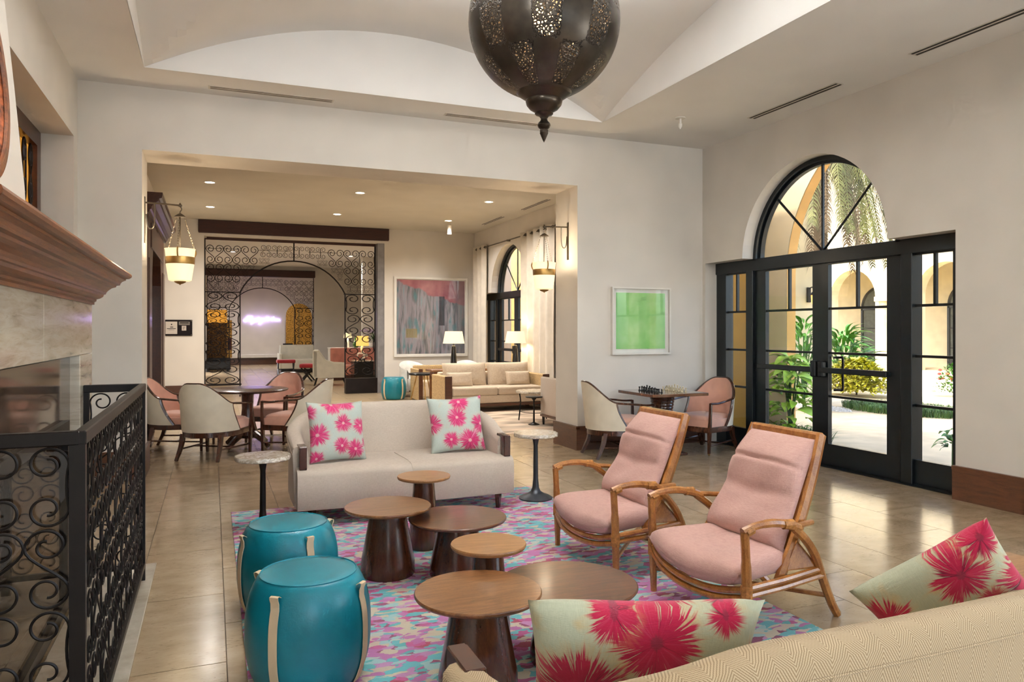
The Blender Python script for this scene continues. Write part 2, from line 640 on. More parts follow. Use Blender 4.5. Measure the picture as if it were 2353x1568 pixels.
plaster = plain('plaster', 'DDD5CA', .75, var=.02, scale=2, spec=.2, kind='World')
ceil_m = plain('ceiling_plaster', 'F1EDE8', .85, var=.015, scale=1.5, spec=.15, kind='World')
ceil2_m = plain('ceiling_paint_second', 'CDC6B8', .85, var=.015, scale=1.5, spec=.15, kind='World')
reveal_m = plain('reveal_plaster', 'E8E0D2', .75, var=.02, spec=.2, kind='World')
tile_m = M_tile()
grout_m = plain('grout', '6F604D', .9, kind='World')
rug_m = M_rug()
mahog = wood('mahogany', '2A1209', '4A2413', .35, (12, 1.2, 12), .15, 3, 'World')
mahog_x = wood('mahogany_beam', '260F08', '3E1A0E', .55, (1.2, 12, 12), .0, 3, 'World')
mantel_m = wood('mantel_walnut', '45200C', '854B23', .36, (14, 1.0, 14), .08, 3, 'World')
base_m = wood('baseboard_wood', '3B2012', '5C3620', .35, (2, 2, 14), .2, 3, 'World')
walnut = wood('walnut_veneer', '5B3619', '8F6138', .3, (2, 16, 2), .3, 3)
walnut_dk = wood('walnut_dark', '3E2210', '6A4024', .28, (2, 16, 2), .35, 3)
walnut_leg = wood('walnut_leg', '33180B', '5A2F18', .22, (10, 10, 1), .45, 3)
oak_top = wood('oak_veneer', '7E5430', 'AA7C4E', .35, (1.5, 22, 2), .15, 3)
chairwood = wood('espresso_wood', '2C140B', '4A2617', .25, (8, 8, 1.5), .4, 3)
rattan = wood('rattan_cane', '7A431A', 'B57A3C', .3, (6, 6, 3), .35, 3)
rattan_wrap = plain('rattan_wrapping', 'A66F36', .5, var=.2, scale=60, stretch=(1, 1, 1), bump=.4, bscale=160)
ivory = plain('ivory_leather', 'D9CDB8', .45, var=.03, bump=.05, bscale=120, spec=.4)
pinkv = plain('blush_upholstery', 'D3A08B', .75, var=.05, bump=.08, bscale=200, sheen=.3)
pinkt = weave('blush_tweed', 'DDB5A9', 'BD8F84', 420, .9, .5, .9)
linen = weave('oat_linen', 'D2C3B3', 'B8A796', 500, .92, .25, .7)
linen2 = weave('cream_linen', 'DCCBB4', 'B9A288', 300, .92, .3, .8)
herring = M_herring()
teal = plain('teal_leather', '0B7585', .33, var=.06, bump=.08, bscale=140, spec=.5)
strap_m = plain('canvas_strap', 'D8BF9C', .8, var=.06, bump=.15, bscale=200)
iron = plain('black_iron', '17110E', .42, .6, var=.15, spec=.5)
iron_th = plain('wrought_iron', '1C1310', .5, .5, var=.15)
bronze = plain('dark_bronze', '4A4138', .28, .85, var=.12, scale=10, bump=.05)
pierced = M_perforated()
pewter = plain('cast_iron_stem', '3C3E43', .4, .7, var=.1)
brass = plain('aged_brass', 'A5824A', .4, .8, var=.15)
nickel = plain('antique_nickel', '6E6354', .35, .9, var=.15)
marble_t = M_marble('speckled_marble', 'D8CFC0', 'A6957F', 9, .2)
stone_f = NT('veincut_travertine')
_v = stone_f.coord('World', (1, 1.2, 11))
_n = stone_f.noise(_v, 2.2, 6, .65, .6)
stone_f = stone_f.done(stone_f.bsdf(stone_f.ramp(_n, [(.28, '9C8E7B'), (.45, 'BFB3A0'), (.6, 'CFC5B4'), (.75, 'AFA28E')]), .1, 0, None, .5, .3))
slip_m = M_marble('brown_granite', '5A4636', '41322A', 14, .08, .4)
soot = plain('firebox_brick', '15110F', .9)
glass_m = glass('clear_glass')
glass_pic = glass('picture_glass', (1, 1, 1, 1), .8)
door_m = plain('dark_green_paint', '10161A', .3, .1, var=.06, spec=.5)
white_m = plain('white_frame', 'E6E0D6', .5, var=.02)
mat_board = plain('mat_board', 'EFEBE2', .8, var=.01)
green_art = M_green()
paint_art = M_painting()
curt_m = plain('sheer_curtain', 'E4DACB', .9, var=.03, sheen=.2)
grill_m = plain('slot_dark', '3A352F', .7)
grill_w = plain('slot_white', 'D8D0C4', .6)
black_st = plain('black_marble', '120F0E', .2, var=.3, coat=.3)
shade_m = M_shade('lamp_shade', 'E6D6B4', 'FFDFA6', .38)
shade_y = M_shade('amber_shade', 'E0BC80', 'FFBE58', .4)
lglass = M_shade('frosted_lantern_glass', 'EADBBE', 'FFDCA4', .45)
bulb_m = emission('bulb', 'FFB45A', 30)
down_m = emission('downlight', 'FFE9C8', 14)
neon_m = emission('neon_violet', 'B9A2FF', 9)
neon_glow = emission('violet_strip', '5A3BE0', 3)
amber_m = emission('amber_backlight', 'E39A3C', .4)
redv = plain('red_velvet', '9E1F26', .7, sheen=.4)
pink_s = plain('coral_velvet', 'B97866', .8, sheen=.3)
cream_l = plain('cream_vinyl', 'D3CBB8', .5, var=.03)
gold_m = plain('gold_screen', 'B4863C', .4, .5, var=.4, scale=30, bump=.4, bscale=80)
gold_d = plain('gold_dark', '6A4A22', .5, .4, var=.5, scale=20)
white_p = plain('white_glaze', 'E2DED6', .3)
leaf_d = plain('dark_leaf', '2F5A22', .45, var=.25, scale=3)
leaf_m = plain('mid_leaf', '4F8A2B', .45, var=.25, scale=3)
leaf_l = plain('lime_leaf', 'A3CB3C', .45, var=.25, scale=4)
leaf_y = plain('yellow_leaf', 'C6C23C', .5, var=.3, scale=9)
grass_m = plain('grass_blade', '4C6E33', .6, var=.3, scale=2)
palm_g = plain('palm_leaf', '6A6A34', .6, var=.3, scale=2)
palm_b = plain('palm_dry', '6C5A40', .75, var=.25, scale=2)
stucco = plain('cream_stucco', 'DCCFAC', .9, var=.03, scale=3, bump=.15, bscale=40, kind='World')
stucco_o = plain('ochre_stucco', 'DDAA62', .9, var=.06, scale=3, bump=.3, bscale=60, kind='World')
stucco_y = plain('ochre_wall', 'B98A3A', .9, var=.05, scale=3, bump=.3, bscale=60, kind='World')
stone_col = plain('cast_stone', 'CDB48F', .85, var=.08, scale=4, kind='World')
pave_m = plain('court_paving', 'CFBD9A', .8, var=.06, scale=2.5, bump=.1, kind='World')
pebble_m = plain('white_pebble', 'D5CFC4', .7, var=.15, scale=20)
soil_m = plain('garden_soil', '4A3A2A', .95)
dkglass = plain('dark_glazing', '5E6259', .5, spec=.3)
ebony = plain('ebony_piece', '0F0D0C', .3)
boxw = plain('boxwood_piece', 'D9C9A6', .4)

# =================================================================== THE ROOM
XL, XR, YB, ZC = -1.22, 6.13, 8.26, 3.95       # left wall, right wall, back wall, flat ceiling
OX0, OX1, OZ, YB2 = -.656, 4.24, 3.32, 8.89     # wide opening in the back wall and its far face
YF = 17.63                                      # far wall of the second room
Y2, Y3 = 29.44, 34.37                           # second iron screen, wall with the neon writing

# ---- floor: travertine tiles laid in running bond, each tile its own piece
floor = struct('floor', MB().box(-2.5, 7.0, -4.5, Y3 + .3, -.12, -.006).build('floor', grout_m, smooth=False), 'polished beige travertine tile floor')
TW, TL, G = .4575, .94, .0022
tile_me = MB().box(-TW / 2 + G, TW / 2 - G, -TL / 2 + G, TL / 2 - G, -.02, 0).mesh('tile', tile_m, False)
x = .06 - TW * 3 + TW / 2
row = 0
ntile = 0
while x < XR + .25:
    y = 4.52 - TL * 4 + TL / 2 + (.5 * TL if row % 2 else 0) - (.1 if row % 3 == 1 else 0)
    while y < YB2 + 2.4:
        th = .376 * x + .9265 * y
        la = .9265 * x - .376 * y
        if y > 1.6 and th > 1.5 and abs(la) / th < .82 and ntile < 298:
            put('tile', tile_me, floor, (x, y, 0))
            ntile += 1
        y += TL
    x += TW
    row += 1


def M_far_tile():
    t = NT('travertine_far')
    v = t.coord('World')
    br = t.n('ShaderNodeTexBrick')
    mp = t.coord('World', (1, 1, 1), (0, 0, R(90)))
    t.set(br.inputs[0], mp)
    br.inputs['Scale'].default_value = 1
    br.inputs['Brick Width'].default_value = TL
    br.inputs['Row Height'].default_value = TW
    br.inputs['Mortar Size'].default_value = .004
    br.inputs['Color1'].default_value = lin('AE9A7C')
    br.inputs['Color2'].default_value = lin('A28C6D')
    br.inputs['Mortar'].default_value = lin('8F7C63')
    n = t.noise(t.coord('World', (1.2, 5, 1)), 1.6, 5)
    col = t.mix(.35, br.outputs[0], t.ramp(n, [(.3, '9A8365'), (.7, 'B8A385')]))
    return t.done(t.bsdf(col, .25, 0, None, .5))


ft = MB().box(-2.5, 7.0, YB2 + 2.3, Y3 + .2, -.1, -.0015).box(-2.5, 7.0, -4.4, 1.6, -.1, -.0015)
ft = ft.build('distant_tile_bed', M_far_tile(), floor, smooth=False)
ft['kind'] = 'stuff'

# ---- walls
wl = MB()
wl.columns([(-4.3, 0, ZC), (5.6, 0, ZC), (5.6, 3.35, ZC), (8.06, 3.35, ZC), (8.06, 0, ZC), (YB + .3, 0, ZC)], lambda u, z, d: (d, u, z), XL, XL - .32)
struct('wall_left', wl.build('wall_left', plaster, smooth=False))
wr = MB()
ARC = arc(6.385, 2.38, 1.07, 0, 180, 36)
cols = [(-4.3, 0, ZC), (-2.9, 0, ZC), (-2.9, 2.9, ZC), (.5, 2.9, ZC), (.5, 0, ZC), (4.6, 0, ZC), (4.6, 2.4, ZC), (6.385 - 1.07, 2.4, ZC)] + [(y, max(z, 2.4), ZC) for y, z in reversed(ARC)] + [(6.385 + 1.07, 2.4, ZC), (8.2, 2.4, ZC), (8.2, 0, ZC), (YB + .3, 0, ZC)]  # unseen opening at the near end added for the side fill lamp
wr.columns(cols, lambda u, z, d: (d, u, z), XR, XR + .34)
struct('wall_right', wr.build('wall_right', plaster, angle=25))
wb = MB()
wb.columns([(XL - .3, 0, ZC), (OX0, 0, ZC), (OX0, OZ, ZC), (OX1, OZ, ZC), (OX1, 0, ZC), (XR + .3, 0, ZC)], lambda u, z, d: (u, d, z), YB, YB2)
struct('wall_back', wb.build('wall_back', plaster, smooth=False))
wfm = MB().columns([(XL - .3, 0, ZC), (-.8, 0, ZC), (-.8, 3.45, ZC), (5.6, 3.45, ZC), (5.6, 0, ZC), (XR + .3, 0, ZC)], lambda u, z, d: (u, d, z), -4.3, -4.5)  # wide opening added for the rear fill lamp
wfm.box(-.8, 5.6, -4.5, -4.3, 0, .4)
struct('wall_front', wfm.build('wall_front', plaster, smooth=False))
for nm, P in (('added_window_1', [(-.8, 5.6, -4.42, -4.36, .4, .46), (-.8, 5.6, -4.42, -4.36, 3.39, 3.45)] + [(x - .03, x + .03, -4.42, -4.36, .46, 3.39) for x in (-.77, .8, 2.4, 4.0, 5.57)]),
              ('added_window_2', [(XR + .14, XR + .2, -2.9, .5, 2.84, 2.9), (XR + .14, XR + .2, -2.9, .5, 0, .1)] + [(XR + .14, XR + .2, y - .03, y + .03, .1, 2.84) for y in (-2.87, -1.75, -.65, .47)])):
    m = MB()  # unseen window frames added around the two fill lamps
    for q in P:
        m.box(*q)
    struct(nm, m.build(nm, door_m, smooth=False))

# ---- ceiling with the groin vault
VX0, VX1, VY0, VY1, VR = -.59, 4.25, .36, 7.64, .66
cl = MB()
for x0, x1, y0, y1 in ((XL - .3, VX0, -4.5, YB + .3), (VX1, XR + .3, -4.5, YB + .3), (VX0, VX1, VY1, YB + .3), (VX0, VX1, -4.5, VY0)):
    cl.box(x0, x1, y0, y1, ZC, ZC + .06)
ceiling = struct('ceiling', cl.build('ceiling', ceil_m, smooth=False))


def hp(t):
    return VR * 4 * t * (1 - t)


N = 64
vm = MB()


def vz(i, j):
    return ZC + max(hp(i), hp(j))


vm.grid(lambda i, j: (VX0 + (VX1 - VX0) * i, VY0 + (VY1 - VY0) * j, vz(i, j)), N + 1, N + 1)
vo = vm.build('vault', ceil_m, ceiling, angle=14)
lu = MB()
for i in range(N):
    a, b = i / N, (i + 1) / N
    for y in (VY0 + .003, VY1 - .003):
        xa, xb = VX0 + (VX1 - VX0) * a, VX0 + (VX1 - VX0) * b
        lu.add([(xa, y, ZC), (xb, y, ZC), (xb, y, ZC + hp(b)), (xa, y, ZC + hp(a))], [(0, 1, 2, 3)])
    for x in (VX0 + .003, VX1 - .003):
        ya, yb = VY0 + (VY1 - VY0) * a, VY0 + (VY1 - VY0) * b
        lu.add([(x, ya, ZC), (x, yb, ZC), (x, yb, ZC + hp(b)), (x, ya, ZC + hp(a))], [(0, 1, 2, 3)])
lu.build('lunette', ceil_m, ceiling, smooth=False)
MB().box(XL - .5, XR + .5, -4.6, YB2 + .1, 4.75, 4.85).build('roof_slab', ceil_m, ceiling, smooth=False)


grill_l = plain('slot_shade', '8C8377', .7)
# ---- slot grilles in the ceilings
def grille(x0, x1, y0, y1, label, z=ZC, slots=2, sm=None):
    g = thing('air_slot_grille', label, 'air vent', ((x0 + x1) / 2, (y0 + y1) / 2, z))
    w, d = (x1 - x0) / 2, (y1 - y0) / 2
    MB().box(-w, w, -d, d, -.004, .002).build('frame', grill_w, g, smooth=False)
    for k in range(slots):
        f = (k + .5) / slots * 2 - 1
        if w > d:
            MB().box(-w + .02, w - .02, f * d - d * .22, f * d + d * .22, -.007, -.003).build('slot', sm or grill_m, g, smooth=False)
        else:
            MB().box(f * w - w * .22, f * w + w * .22, -d + .02, d - .02, -.007, -.003).build('slot', sm or grill_m, g, smooth=False)


grille(-.04, 1.2, 7.96, 8.06, 'long slot air grille in the ceiling above the left half of the wide opening', sm=grill_l)
grille(2.43, 3.6, 7.96, 8.06, 'long slot air grille in the ceiling right behind the pendant tip', sm=grill_l)
grille(5.7, 5.81, 5.54, 6.85, 'slot air grille in the ceiling above the arched doorway')
grille(5.7, 5.81, 3.2, 4.73, 'slot air grille in the ceiling at the upper right edge')
grille(5.73, 5.84, 14.74, 16.04, 'far slot air grille in the next room above the curtained window')
grille(5.76, 5.87, 12.47, 13.78, 'near slot air grille in the next room beside the right lantern')
sp = thing('sprinkler', 'small white sprinkler head hanging under the ceiling by the right wall', 'sprinkler', (4.99, 7.14, ZC))
MB().lathe([(.0, 0), (.06, 0), (.06, -.008), (.012, -.012)], 16).build('plate', white_m, sp)
MB().lathe([(.012, -.01), (.012, -.06), (.022, -.07), (.022, -.1), (.005, -.13)], 10).build('head', white_m, sp)
sp = thing('ceiling_spotlight', 'little white cylinder spotlight under the next room ceiling', 'spotlight', (5.0, 16.1, ZC))
MB().lathe([(.01, 0), (.01, -.06), (.05, -.06), (.05, -.26), (.04, -.26)], 14).build('body', white_m, sp)


# ---- baseboards
def baseb(name, pts, h=.3, parent=None):
    b = MB()
    for x0, x1, y0, y1 in pts:
        b.box(x0, x1, y0, y1, 0, h - .02)
        b.box(x0 - .008 * (x1 - x0 < .1), x1 + .008 * (x1 - x0 < .1), y0 - .008 * (y1 - y0 < .1), y1 + .008 * (y1 - y0 < .1), h - .035, h)
    return struct(name, b.build(name, base_m, parent, smooth=False))


baseb('baseboard_right', [(XR - .025, XR + .02, .5, 4.615)])
baseb('baseboard_pier_right', [(OX1 - .025, OX1 + .02, YB - .025, YB2 + .025), (OX1 + .02, XR - .03, YB - .024, YB + .02), (XR - .025, XR + .02, 8.205, YB - .03)])
baseb('baseboard_pier_left', [(OX0 - .02, OX0 + .025, YB - .025, YB2 + .025), (XL, OX0 - .02, YB - .024, YB + .02)])

# ---- second room
struct('wall_second_left', MB().columns([(YB2, 0, ZC), (YF, 0, ZC)], lambda u, z, d: (d, u, z), -.95, -1.3).build('wall_second_left', plaster, smooth=False))
w2 = MB()
WCY = 15.35
ARC2 = arc(WCY, 2.38, 1.07, 0, 180, 24)
w2.columns([(YB2, 0, ZC), (WCY - 1.8, 0, ZC), (WCY - 1.8, 2.4, ZC), (WCY - 1.07, 2.4, ZC)] + [(y, max(z, 2.4), ZC) for y, z in reversed(ARC2)] + [(WCY + 1.07, 2.4, ZC), (WCY + 1.8, 2.4, ZC), (WCY + 1.8, 0, ZC), (YF + .3, 0, ZC)], lambda u, z, d: (d, u, z), XR, XR + .34)
struct('wall_second_right', w2.build('wall_second_right', plaster, angle=25))
FX0, FX1, FZ = -.17, 3.84, 3.6
wf = MB()
wf.columns([(-2.4, 0, ZC), (FX0, 0, ZC), (FX0, FZ, ZC), (FX1, FZ, ZC), (FX1, 0, ZC), (XR + .3, 0, ZC)], lambda u, z, d: (u, d, z), YF, YF + .45)
struct('wall_far', wf.build('wall_far', plaster, smooth=False))
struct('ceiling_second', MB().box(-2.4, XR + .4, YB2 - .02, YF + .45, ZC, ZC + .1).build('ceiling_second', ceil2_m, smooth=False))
baseb('baseboard_far', [(FX1 + .02, XR, YF - .025, YF + .02), (-.95, FX0 - .02, YF - .025, YF + .02)])
baseb('baseboard_second_right', [(XR - .025, XR + .02, YB2, WCY - 1.82), (XR - .025, XR + .02, WCY + 1.82, YF)])

# ---- third and fourth rooms, seen through the iron screens
struct('wall_third_left', MB().columns([(YF + .4, 0, ZC), (26.2, 0, ZC), (26.2, 2.9, ZC), (28.6, 2.9, ZC), (28.6, 0, ZC), (Y3, 0, ZC)], lambda u, z, d: (d, u, z), -.75, -1.1).build('wall_third_left', plaster, smooth=False))
struct('wall_third_right', MB().columns([(YF + .4, 0, ZC), (Y3 + .3, 0, ZC)], lambda u, z, d: (d, u, z), 7.0, 7.3).build('wall_third_right', plaster, smooth=False))
struct('wall_screen', MB().columns([(-2.4, 0, ZC), (-.2, 0, ZC), (-.2, 3.6, ZC), (3.66, 3.6, ZC), (3.66, 0, ZC), (7.3, 0, ZC)], lambda u, z, d: (u, d, z), Y2, Y2 + .4).build('wall_screen', plaster, smooth=False))
struct('ceiling_third', MB().box(-2.4, 7.3, YF + .45, Y3 + .3, ZC, ZC + .1).build('ceiling_third', ceil_m, smooth=False))
struct('wall_neon', MB().box(-2.4, 7.3, Y3, Y3 + .3, 0, ZC).build('wall_neon', plaster, smooth=False))
baseb('baseboard_neon', [(-.9, 7.0, Y3 - .03, Y3 + .02)], .28)
struct('trim_ledge', MB().box(-.5, 4.5, Y3 - .12, Y3 + .01, .3, .44, .01).build('trim_ledge', white_m))


# ---- dark beams over the iron screens
def beam(name, x0, x1, y, z0, z1, label):
    b = thing(name, label, 'beam', ((x0 + x1) / 2, y, z0))
    w = (x1 - x0) / 2
    MB().box(-w, w, -.07, .02, 0, z1 - z0, .006).build('front_board', mahog_x, b)
    MB().box(-w + .01, w - .01, -.06, .02, -.012, 0).build('soffit_strip', mahog_x, b)
    return b


beam('ceiling_beam', -.29, 3.94, YF, 3.67, 3.945, 'long dark wooden beam across the near iron screen')
beam('ceiling_beam', -.26, 3.68, Y2 - .1, 3.55, 3.8, 'shorter looking dark beam seen through the near screen')
MB_ = MB().box(FX0 + .05, FX1 - .17, YF + .2, YF + .26, FZ - .04, FZ, .004)
struct('trim_screen_track', MB_.build('trim_screen_track', mahog_x))
struct('trim_screen_jamb', MB().box(FX1 - .16, FX1, YF + .02, YF + .4, 0, FZ).build('trim_screen_jamb', plain('grey_metal_jamb', '8E8B8C', .35, .4), smooth=False))


# ---- doors with an arched fanlight: door_1 in front, door_2 in the second room
def door_unit(name, cy, detail=True):
    d = struct(name)
    d.location = (XR + .185, cy, 0)
    # all parts in local coordinates: x depth (0 = face to the room, + outwards), y along the wall, z up
    f = MB()
    f.box(0, .12, -1.62 - .195, -1.62, 0, 2.4)
    f.box(0, .12, 1.62, 1.62 + .195, 0, 2.4)
    f.box(-.02, .14, -1.815, 1.815, 2.25, 2.4, .006)
    for y in (-1.14, 1.14):
        f.box(-.02, .13, y - .065, y + .065, 0, 2.26, .006)
    f.build('frame', door_m, d)
    ro, ri = 1.075, .99
    am = MB()
    for (a, b, x0, x1) in ((ro, ri + .03, -.02, .12), (ri + .03, ri, .03, .09)):
        n = 40
        for i in range(n):
            t0, t1 = PI * i / n, PI * (i + 1) / n
            P = [(x, r * math.cos(t), 2.38 + r * math.sin(t)) for t in (t0, t1) for r in (a, b) for x in (x0, x1)]
            am.add(P, [(0, 4, 6, 2), (1, 3, 7, 5), (2, 6, 7, 3), (0, 1, 5, 4)])
    am.build('arch_frame', door_m, d)
    fan = put('fanlight', None, d)
    for a in (45, 90, 135):
        c, s_ = math.cos(R(a)), math.sin(R(a))
        MB().tube([(.06, .02 * c, 2.39 + .02 * s_), (.06, 1.0 * c, 2.38 + 1.0 * s_)], .017, 4).build('muntin', door_m, fan, smooth=False)
    for k in range(4):
        a0, a1 = R(45 * k), R(45 * (k + 1))
        pts = [(0, 0)] + [(1.0 * math.cos(a0 + (a1 - a0) * i / 8), 1.0 * math.sin(a0 + (a1 - a0) * i / 8)) for i in range(9)]
        MB().prism(pts, lambda a, b, q: (q, a, 2.38 + b), .058, .063).build('pane', glass_m, fan, smooth=False)
    ZM = (.243, .77, 1.25, 1.743, 2.235)
    leaves = [('sidelight', 1.22, 1.66), ('door_leaf', .115, .885), ('door_leaf', -.885, -.115), ('sidelight', -1.66, -1.16)]
    for nm, y0, y1 in leaves:
        L = put(nm, None, d)
        s = MB()
        lo, hi = ((y0 - .115, y1 + .19) if y0 == .115 else (y0 - .19, y1 + .115)) if nm == 'door_leaf' else (y0 - .09, y1 + .09)
        s.box(.02, .075, lo, y0, .01, 2.25).box(.02, .075, y1, hi, .01, 2.25).box(.02, .075, y0, y1, .01, .243).box(.02, .075, y0, y1, 2.235, 2.25)
        s.build('stile_frame', door_m, L, smooth=False)
        for z in ZM[1:4]:
            MB().box(.03, .065, y0, y1, z - .013, z + .013).build('muntin', door_m, L, smooth=False)
        ym = (y0 + y1) / 2
        MB().box(.03, .065, ym - .013, ym + .013, 1.743, 2.235).build('muntin', door_m, L, smooth=False)
        for i in range(4):
            for (a, b) in (((y0, ym), (ym, y1)) if i == 3 else ((y0, y1),)):
                MB().box(.046, .051, a, b, ZM[i], ZM[i + 1]).build('pane', glass_m, L, smooth=False)
        if nm == 'door_leaf':
            MB().box(-.05, .0, y0 - .05, y1 + .08, 1.03, 1.09, .008).box(0, .03, y0 - .05, y0 - .01, 1.04, 1.08).box(0, .03, y1 + .02, y1 + .06, 1.04, 1.08).build('push_bar', door_m, L)
            yy = y0 - .06 if y0 > 0 else y1 + .06
            MB().box(-.045, .02, yy - .04, yy + .04, .98, 1.16, .012).build('latch_box', door_m, L)
            if y0 < 0:
                MB().tube(spline([(.08, y1 - .02, 1.2), (.13, y1 - .06, 1.2), (.14, y1 - .09, 1.19), (.14, y1 - .09, 1.0), (.14, y1 - .09, .85), (.13, y1 - .06, .84), (.08, y1 - .02, .84)], 4), .013, 8).build('pull_handle', iron, L)
    return d


door_unit('door_1', 6.385)
door_unit('door_2', WCY)
struct('trim_threshold', MB().box(XR + .1, XR + .36, 4.6, 8.2, 0, .008).build('trim_threshold', door_m, smooth=False))

# ---- deep doorway in the left wall, half hidden behind the hood
d3 = struct('door_3')
d3.location = (XL - .3, 6.83, 0)
f = MB()
f.box(-.04, .03, 1.08, 1.23, 0, 3.35).box(-.04, .03, -1.23, -1.08, 0, 3.35).box(-.04, .03, -1.08, 1.08, 3.2, 3.35).box(-.04, .03, -1.08, 1.08, 2.5, 2.62)
f.build('frame', mahog, d3, smooth=False)
MB().box(-.03, 0, -1.08, 1.08, 0, 2.5, .01).build('door_leaf', mahog, d3)
MB().box(-.06, -.04, -1.08, 1.08, 2.62, 3.2).build('amber_pane', amber_m, d3, smooth=False)
# iron scrolls over the amber pane are added with the other scroll work


# =================================================================== WROUGHT SCROLLS
def scroll_pts(kind, n=34, turns=2.5, c=1.22):
    """unit-height bar with curled ends; C curls both ends to one side, S to opposite sides"""
    def curl():
        return [((1 - .70 * i / n) * math.cos(turns * PI * i / n) , c + (1 - .70 * i / n) * math.sin(turns * PI * i / n)) for i in range(n + 1)]
    up = curl()
    if kind == 'C':
        lo = [(x, -y) for x, y in up]
        st = [(1 - .12 * (1 - (y / c) ** 2), y) for y in (-.9, -.5, 0, .5, .9)]
    else:
        lo = [(-x, -y) for x, y in up]
        st = [(math.sin(PI / 2 * y / c), y) for y in (-.95, -.65, -.3, 0, .3, .65, .95)]
    pts = lo[::-1] + st + up
    H = 2 * (c + .93)
    return [(x / H, y / H) for x, y in pts], 2.0 / H


SC, WC = scroll_pts('C')
SS, WS = scroll_pts('S')


def scroll_mesh(name, P, r, m, n=5, step=1):
    """upright in local x-z, unit height; r is the bar radius for a unit scroll"""
    q = P[::step] if P[::step][-1] == P[-1] else P[::step] + [P[-1]]
    return MB().tube([(a, 0, b) for a, b in q], r, n).mesh(name, m)


# =================================================================== FIREPLACE
FPX, FY0, FY1 = -.69, 2.4, 5.2
fp = thing('fireplace', 'stone fireplace with a deep moulded walnut mantel and white tapering hood', 'fireplace', (XL, 3.8, 0))


def fpart(mb, name, m, parent=fp, **k):
    mb.v = [(x - XL, y - 3.8, z) for x, y, z in mb.v]
    return mb.build(name, m, parent, **k)


OY0, OY1, OZT = 2.84, 4.76, 1.35
for nm, bx in (('stone_slab', (XL + .005, FPX, FY0, OY0, 0, 1.36)), ('stone_slab', (XL + .005, FPX, OY1, FY1, 0, 1.36)),
               ('stone_slab', (XL + .005, FPX, FY0, 3.795, 1.362, 1.68)), ('stone_slab', (XL + .005, FPX, 3.797, FY1, 1.362, 1.68))):
    fpart(MB().box(*bx, .003), nm, stone_f)
# polished dark slips inside the opening, then the firebox
fpart(MB().box(XL + .01, FPX - .05, OY0, OY0 + .2, 0, OZT).box(XL + .01, FPX - .05, OY1 - .2, OY1, 0, OZT).box(XL + .01, FPX - .05, OY0 + .2, OY1 - .2, 1.02, OZT), 'granite_slip', slip_m, smooth=False)
fpart(MB().box(XL + .01, XL + .03, OY0 + .2, OY1 - .2, 0, 1.02), 'firebox', soot, smooth=False)
fr = fpart(MB().box(FPX - .05, FPX - .02, OY0 + .2, OY0 + .25, .02, 1.02).box(FPX - .05, FPX - .02, OY1 - .25, OY1 - .2, .02, 1.02).box(FPX - .05, FPX - .02, OY0 + .25, OY1 - .25, .96, 1.02).box(FPX - .05, FPX - .02, OY0 + .25, OY1 - .25, .02, .08), 'firebox_frame', iron, smooth=False)
fpart(MB().box(FPX - .045, FPX - .04, OY0 + .25, OY1 - .25, .08, .96), 'glass_pane', glass_m, smooth=False)
fpart(MB().box(FPX - .01, FPX + .36, FY0 - .02, FY1 + .02, 0, .018, .004), 'hearth_slab', stone_f)
# mantel: moulded profile (projection, height) swept round three sides
prof = [(.0, 1.66), (.012, 1.66), (.012, 1.675), (.022, 1.682), (.022, 1.693), (.04, 1.70), (.055, 1.712), (.058, 1.725), (.068, 1.728), (.07, 1.738), (.08, 1.752), (.098, 1.768), (.118, 1.776), (.122, 1.786), (.14, 1.79), (.142, 1.80), (.15, 1.812), (.165, 1.822), (.17, 1.822), (.17, 1.832), (.188, 1.835), (.2, 1.845), (.203, 1.857), (.198, 1.868), (.185, 1.875), (.15, 1.877), (-.25, 1.877)]
mm = MB()
path = lambda o: [(XL + .01, FY1 + o), (FPX + o, FY1 + o), (FPX + o, FY0 - o), (XL + .01, FY0 - o)]
for (o0, z0), (o1, z1) in zip(prof, prof[1:]):
    A, B = path(max(o0, -.25)), path(max(o1, -.25))
    for i in range(3):
        mm.add([(*A[i], z0), (*A[i + 1], z0), (*B[i + 1], z1), (*B[i], z1)], [(0, 1, 2, 3)])
mm.box(XL + .01, FPX + .1, FY0 - .1, FY1 + .1, 1.87, 1.8775)
fpart(mm, 'mantel', mantel_m, angle=30)
# tapering hood
hm = MB()
lv = [(1.878, -.95, 4.84, 2.76), (2.3, -.968, 4.82, 2.78), (2.84, -1.01, 4.79, 2.81), (3.3, -1.05, 4.765, 2.835), (3.95, -1.11, 4.73, 2.87)]
vs, fs = [], []
for z, xx, ya, yb in lv:
    vs += [(XL + .002, ya, z), (xx, ya, z), (xx, yb, z), (XL + .002, yb, z)]
for i in range(len(lv) - 1):
    for j in range(3):
        fs.append((4 * i + j, 4 * i + j + 1, 4 * i + j + 5, 4 * i + j + 4))
hm.add(vs, fs)
fpart(hm, 'hood', plaster, angle=20)
# round carved tray on the hood
rt = thing('round_wall_tray', 'big round carved copper and wood disc hung on the chimney hood', 'wall disc', (-.945, 3.68, 2.63))
rt.rotation_euler = (0, R(90 - 4), 0)
MB().lathe([(.0, .0), (.50, .0), (.50, .02), (.47, .035), (.455, .03), (.44, .02), (.0, .02)], 64, cap=False).build('disc', plain('carved_copper', '8A4B2C', .4, .5, var=.4, scale=26, bump=.8, bscale=40), rt)
MB().lathe([(.455, .02), (.50, .02), (.505, .03), (.50, .042), (.455, .042), (.45, .03)], 64, cap=False).build('rim', mantel_m, rt)

# =================================================================== FIRE SCREEN
SX, SY0, SY1, SZ = -.385, 2.65, 4.9, 1.185
fs_ = thing('fire_screen', 'tall black wrought iron fire screen of scrolls boxed around the fireplace', 'fire screen', (SX, SY0, 0))
scC = scroll_mesh('scroll', SC, .019, iron, 6)
scS = scroll_mesh('scroll', SS, .019, iron, 6)


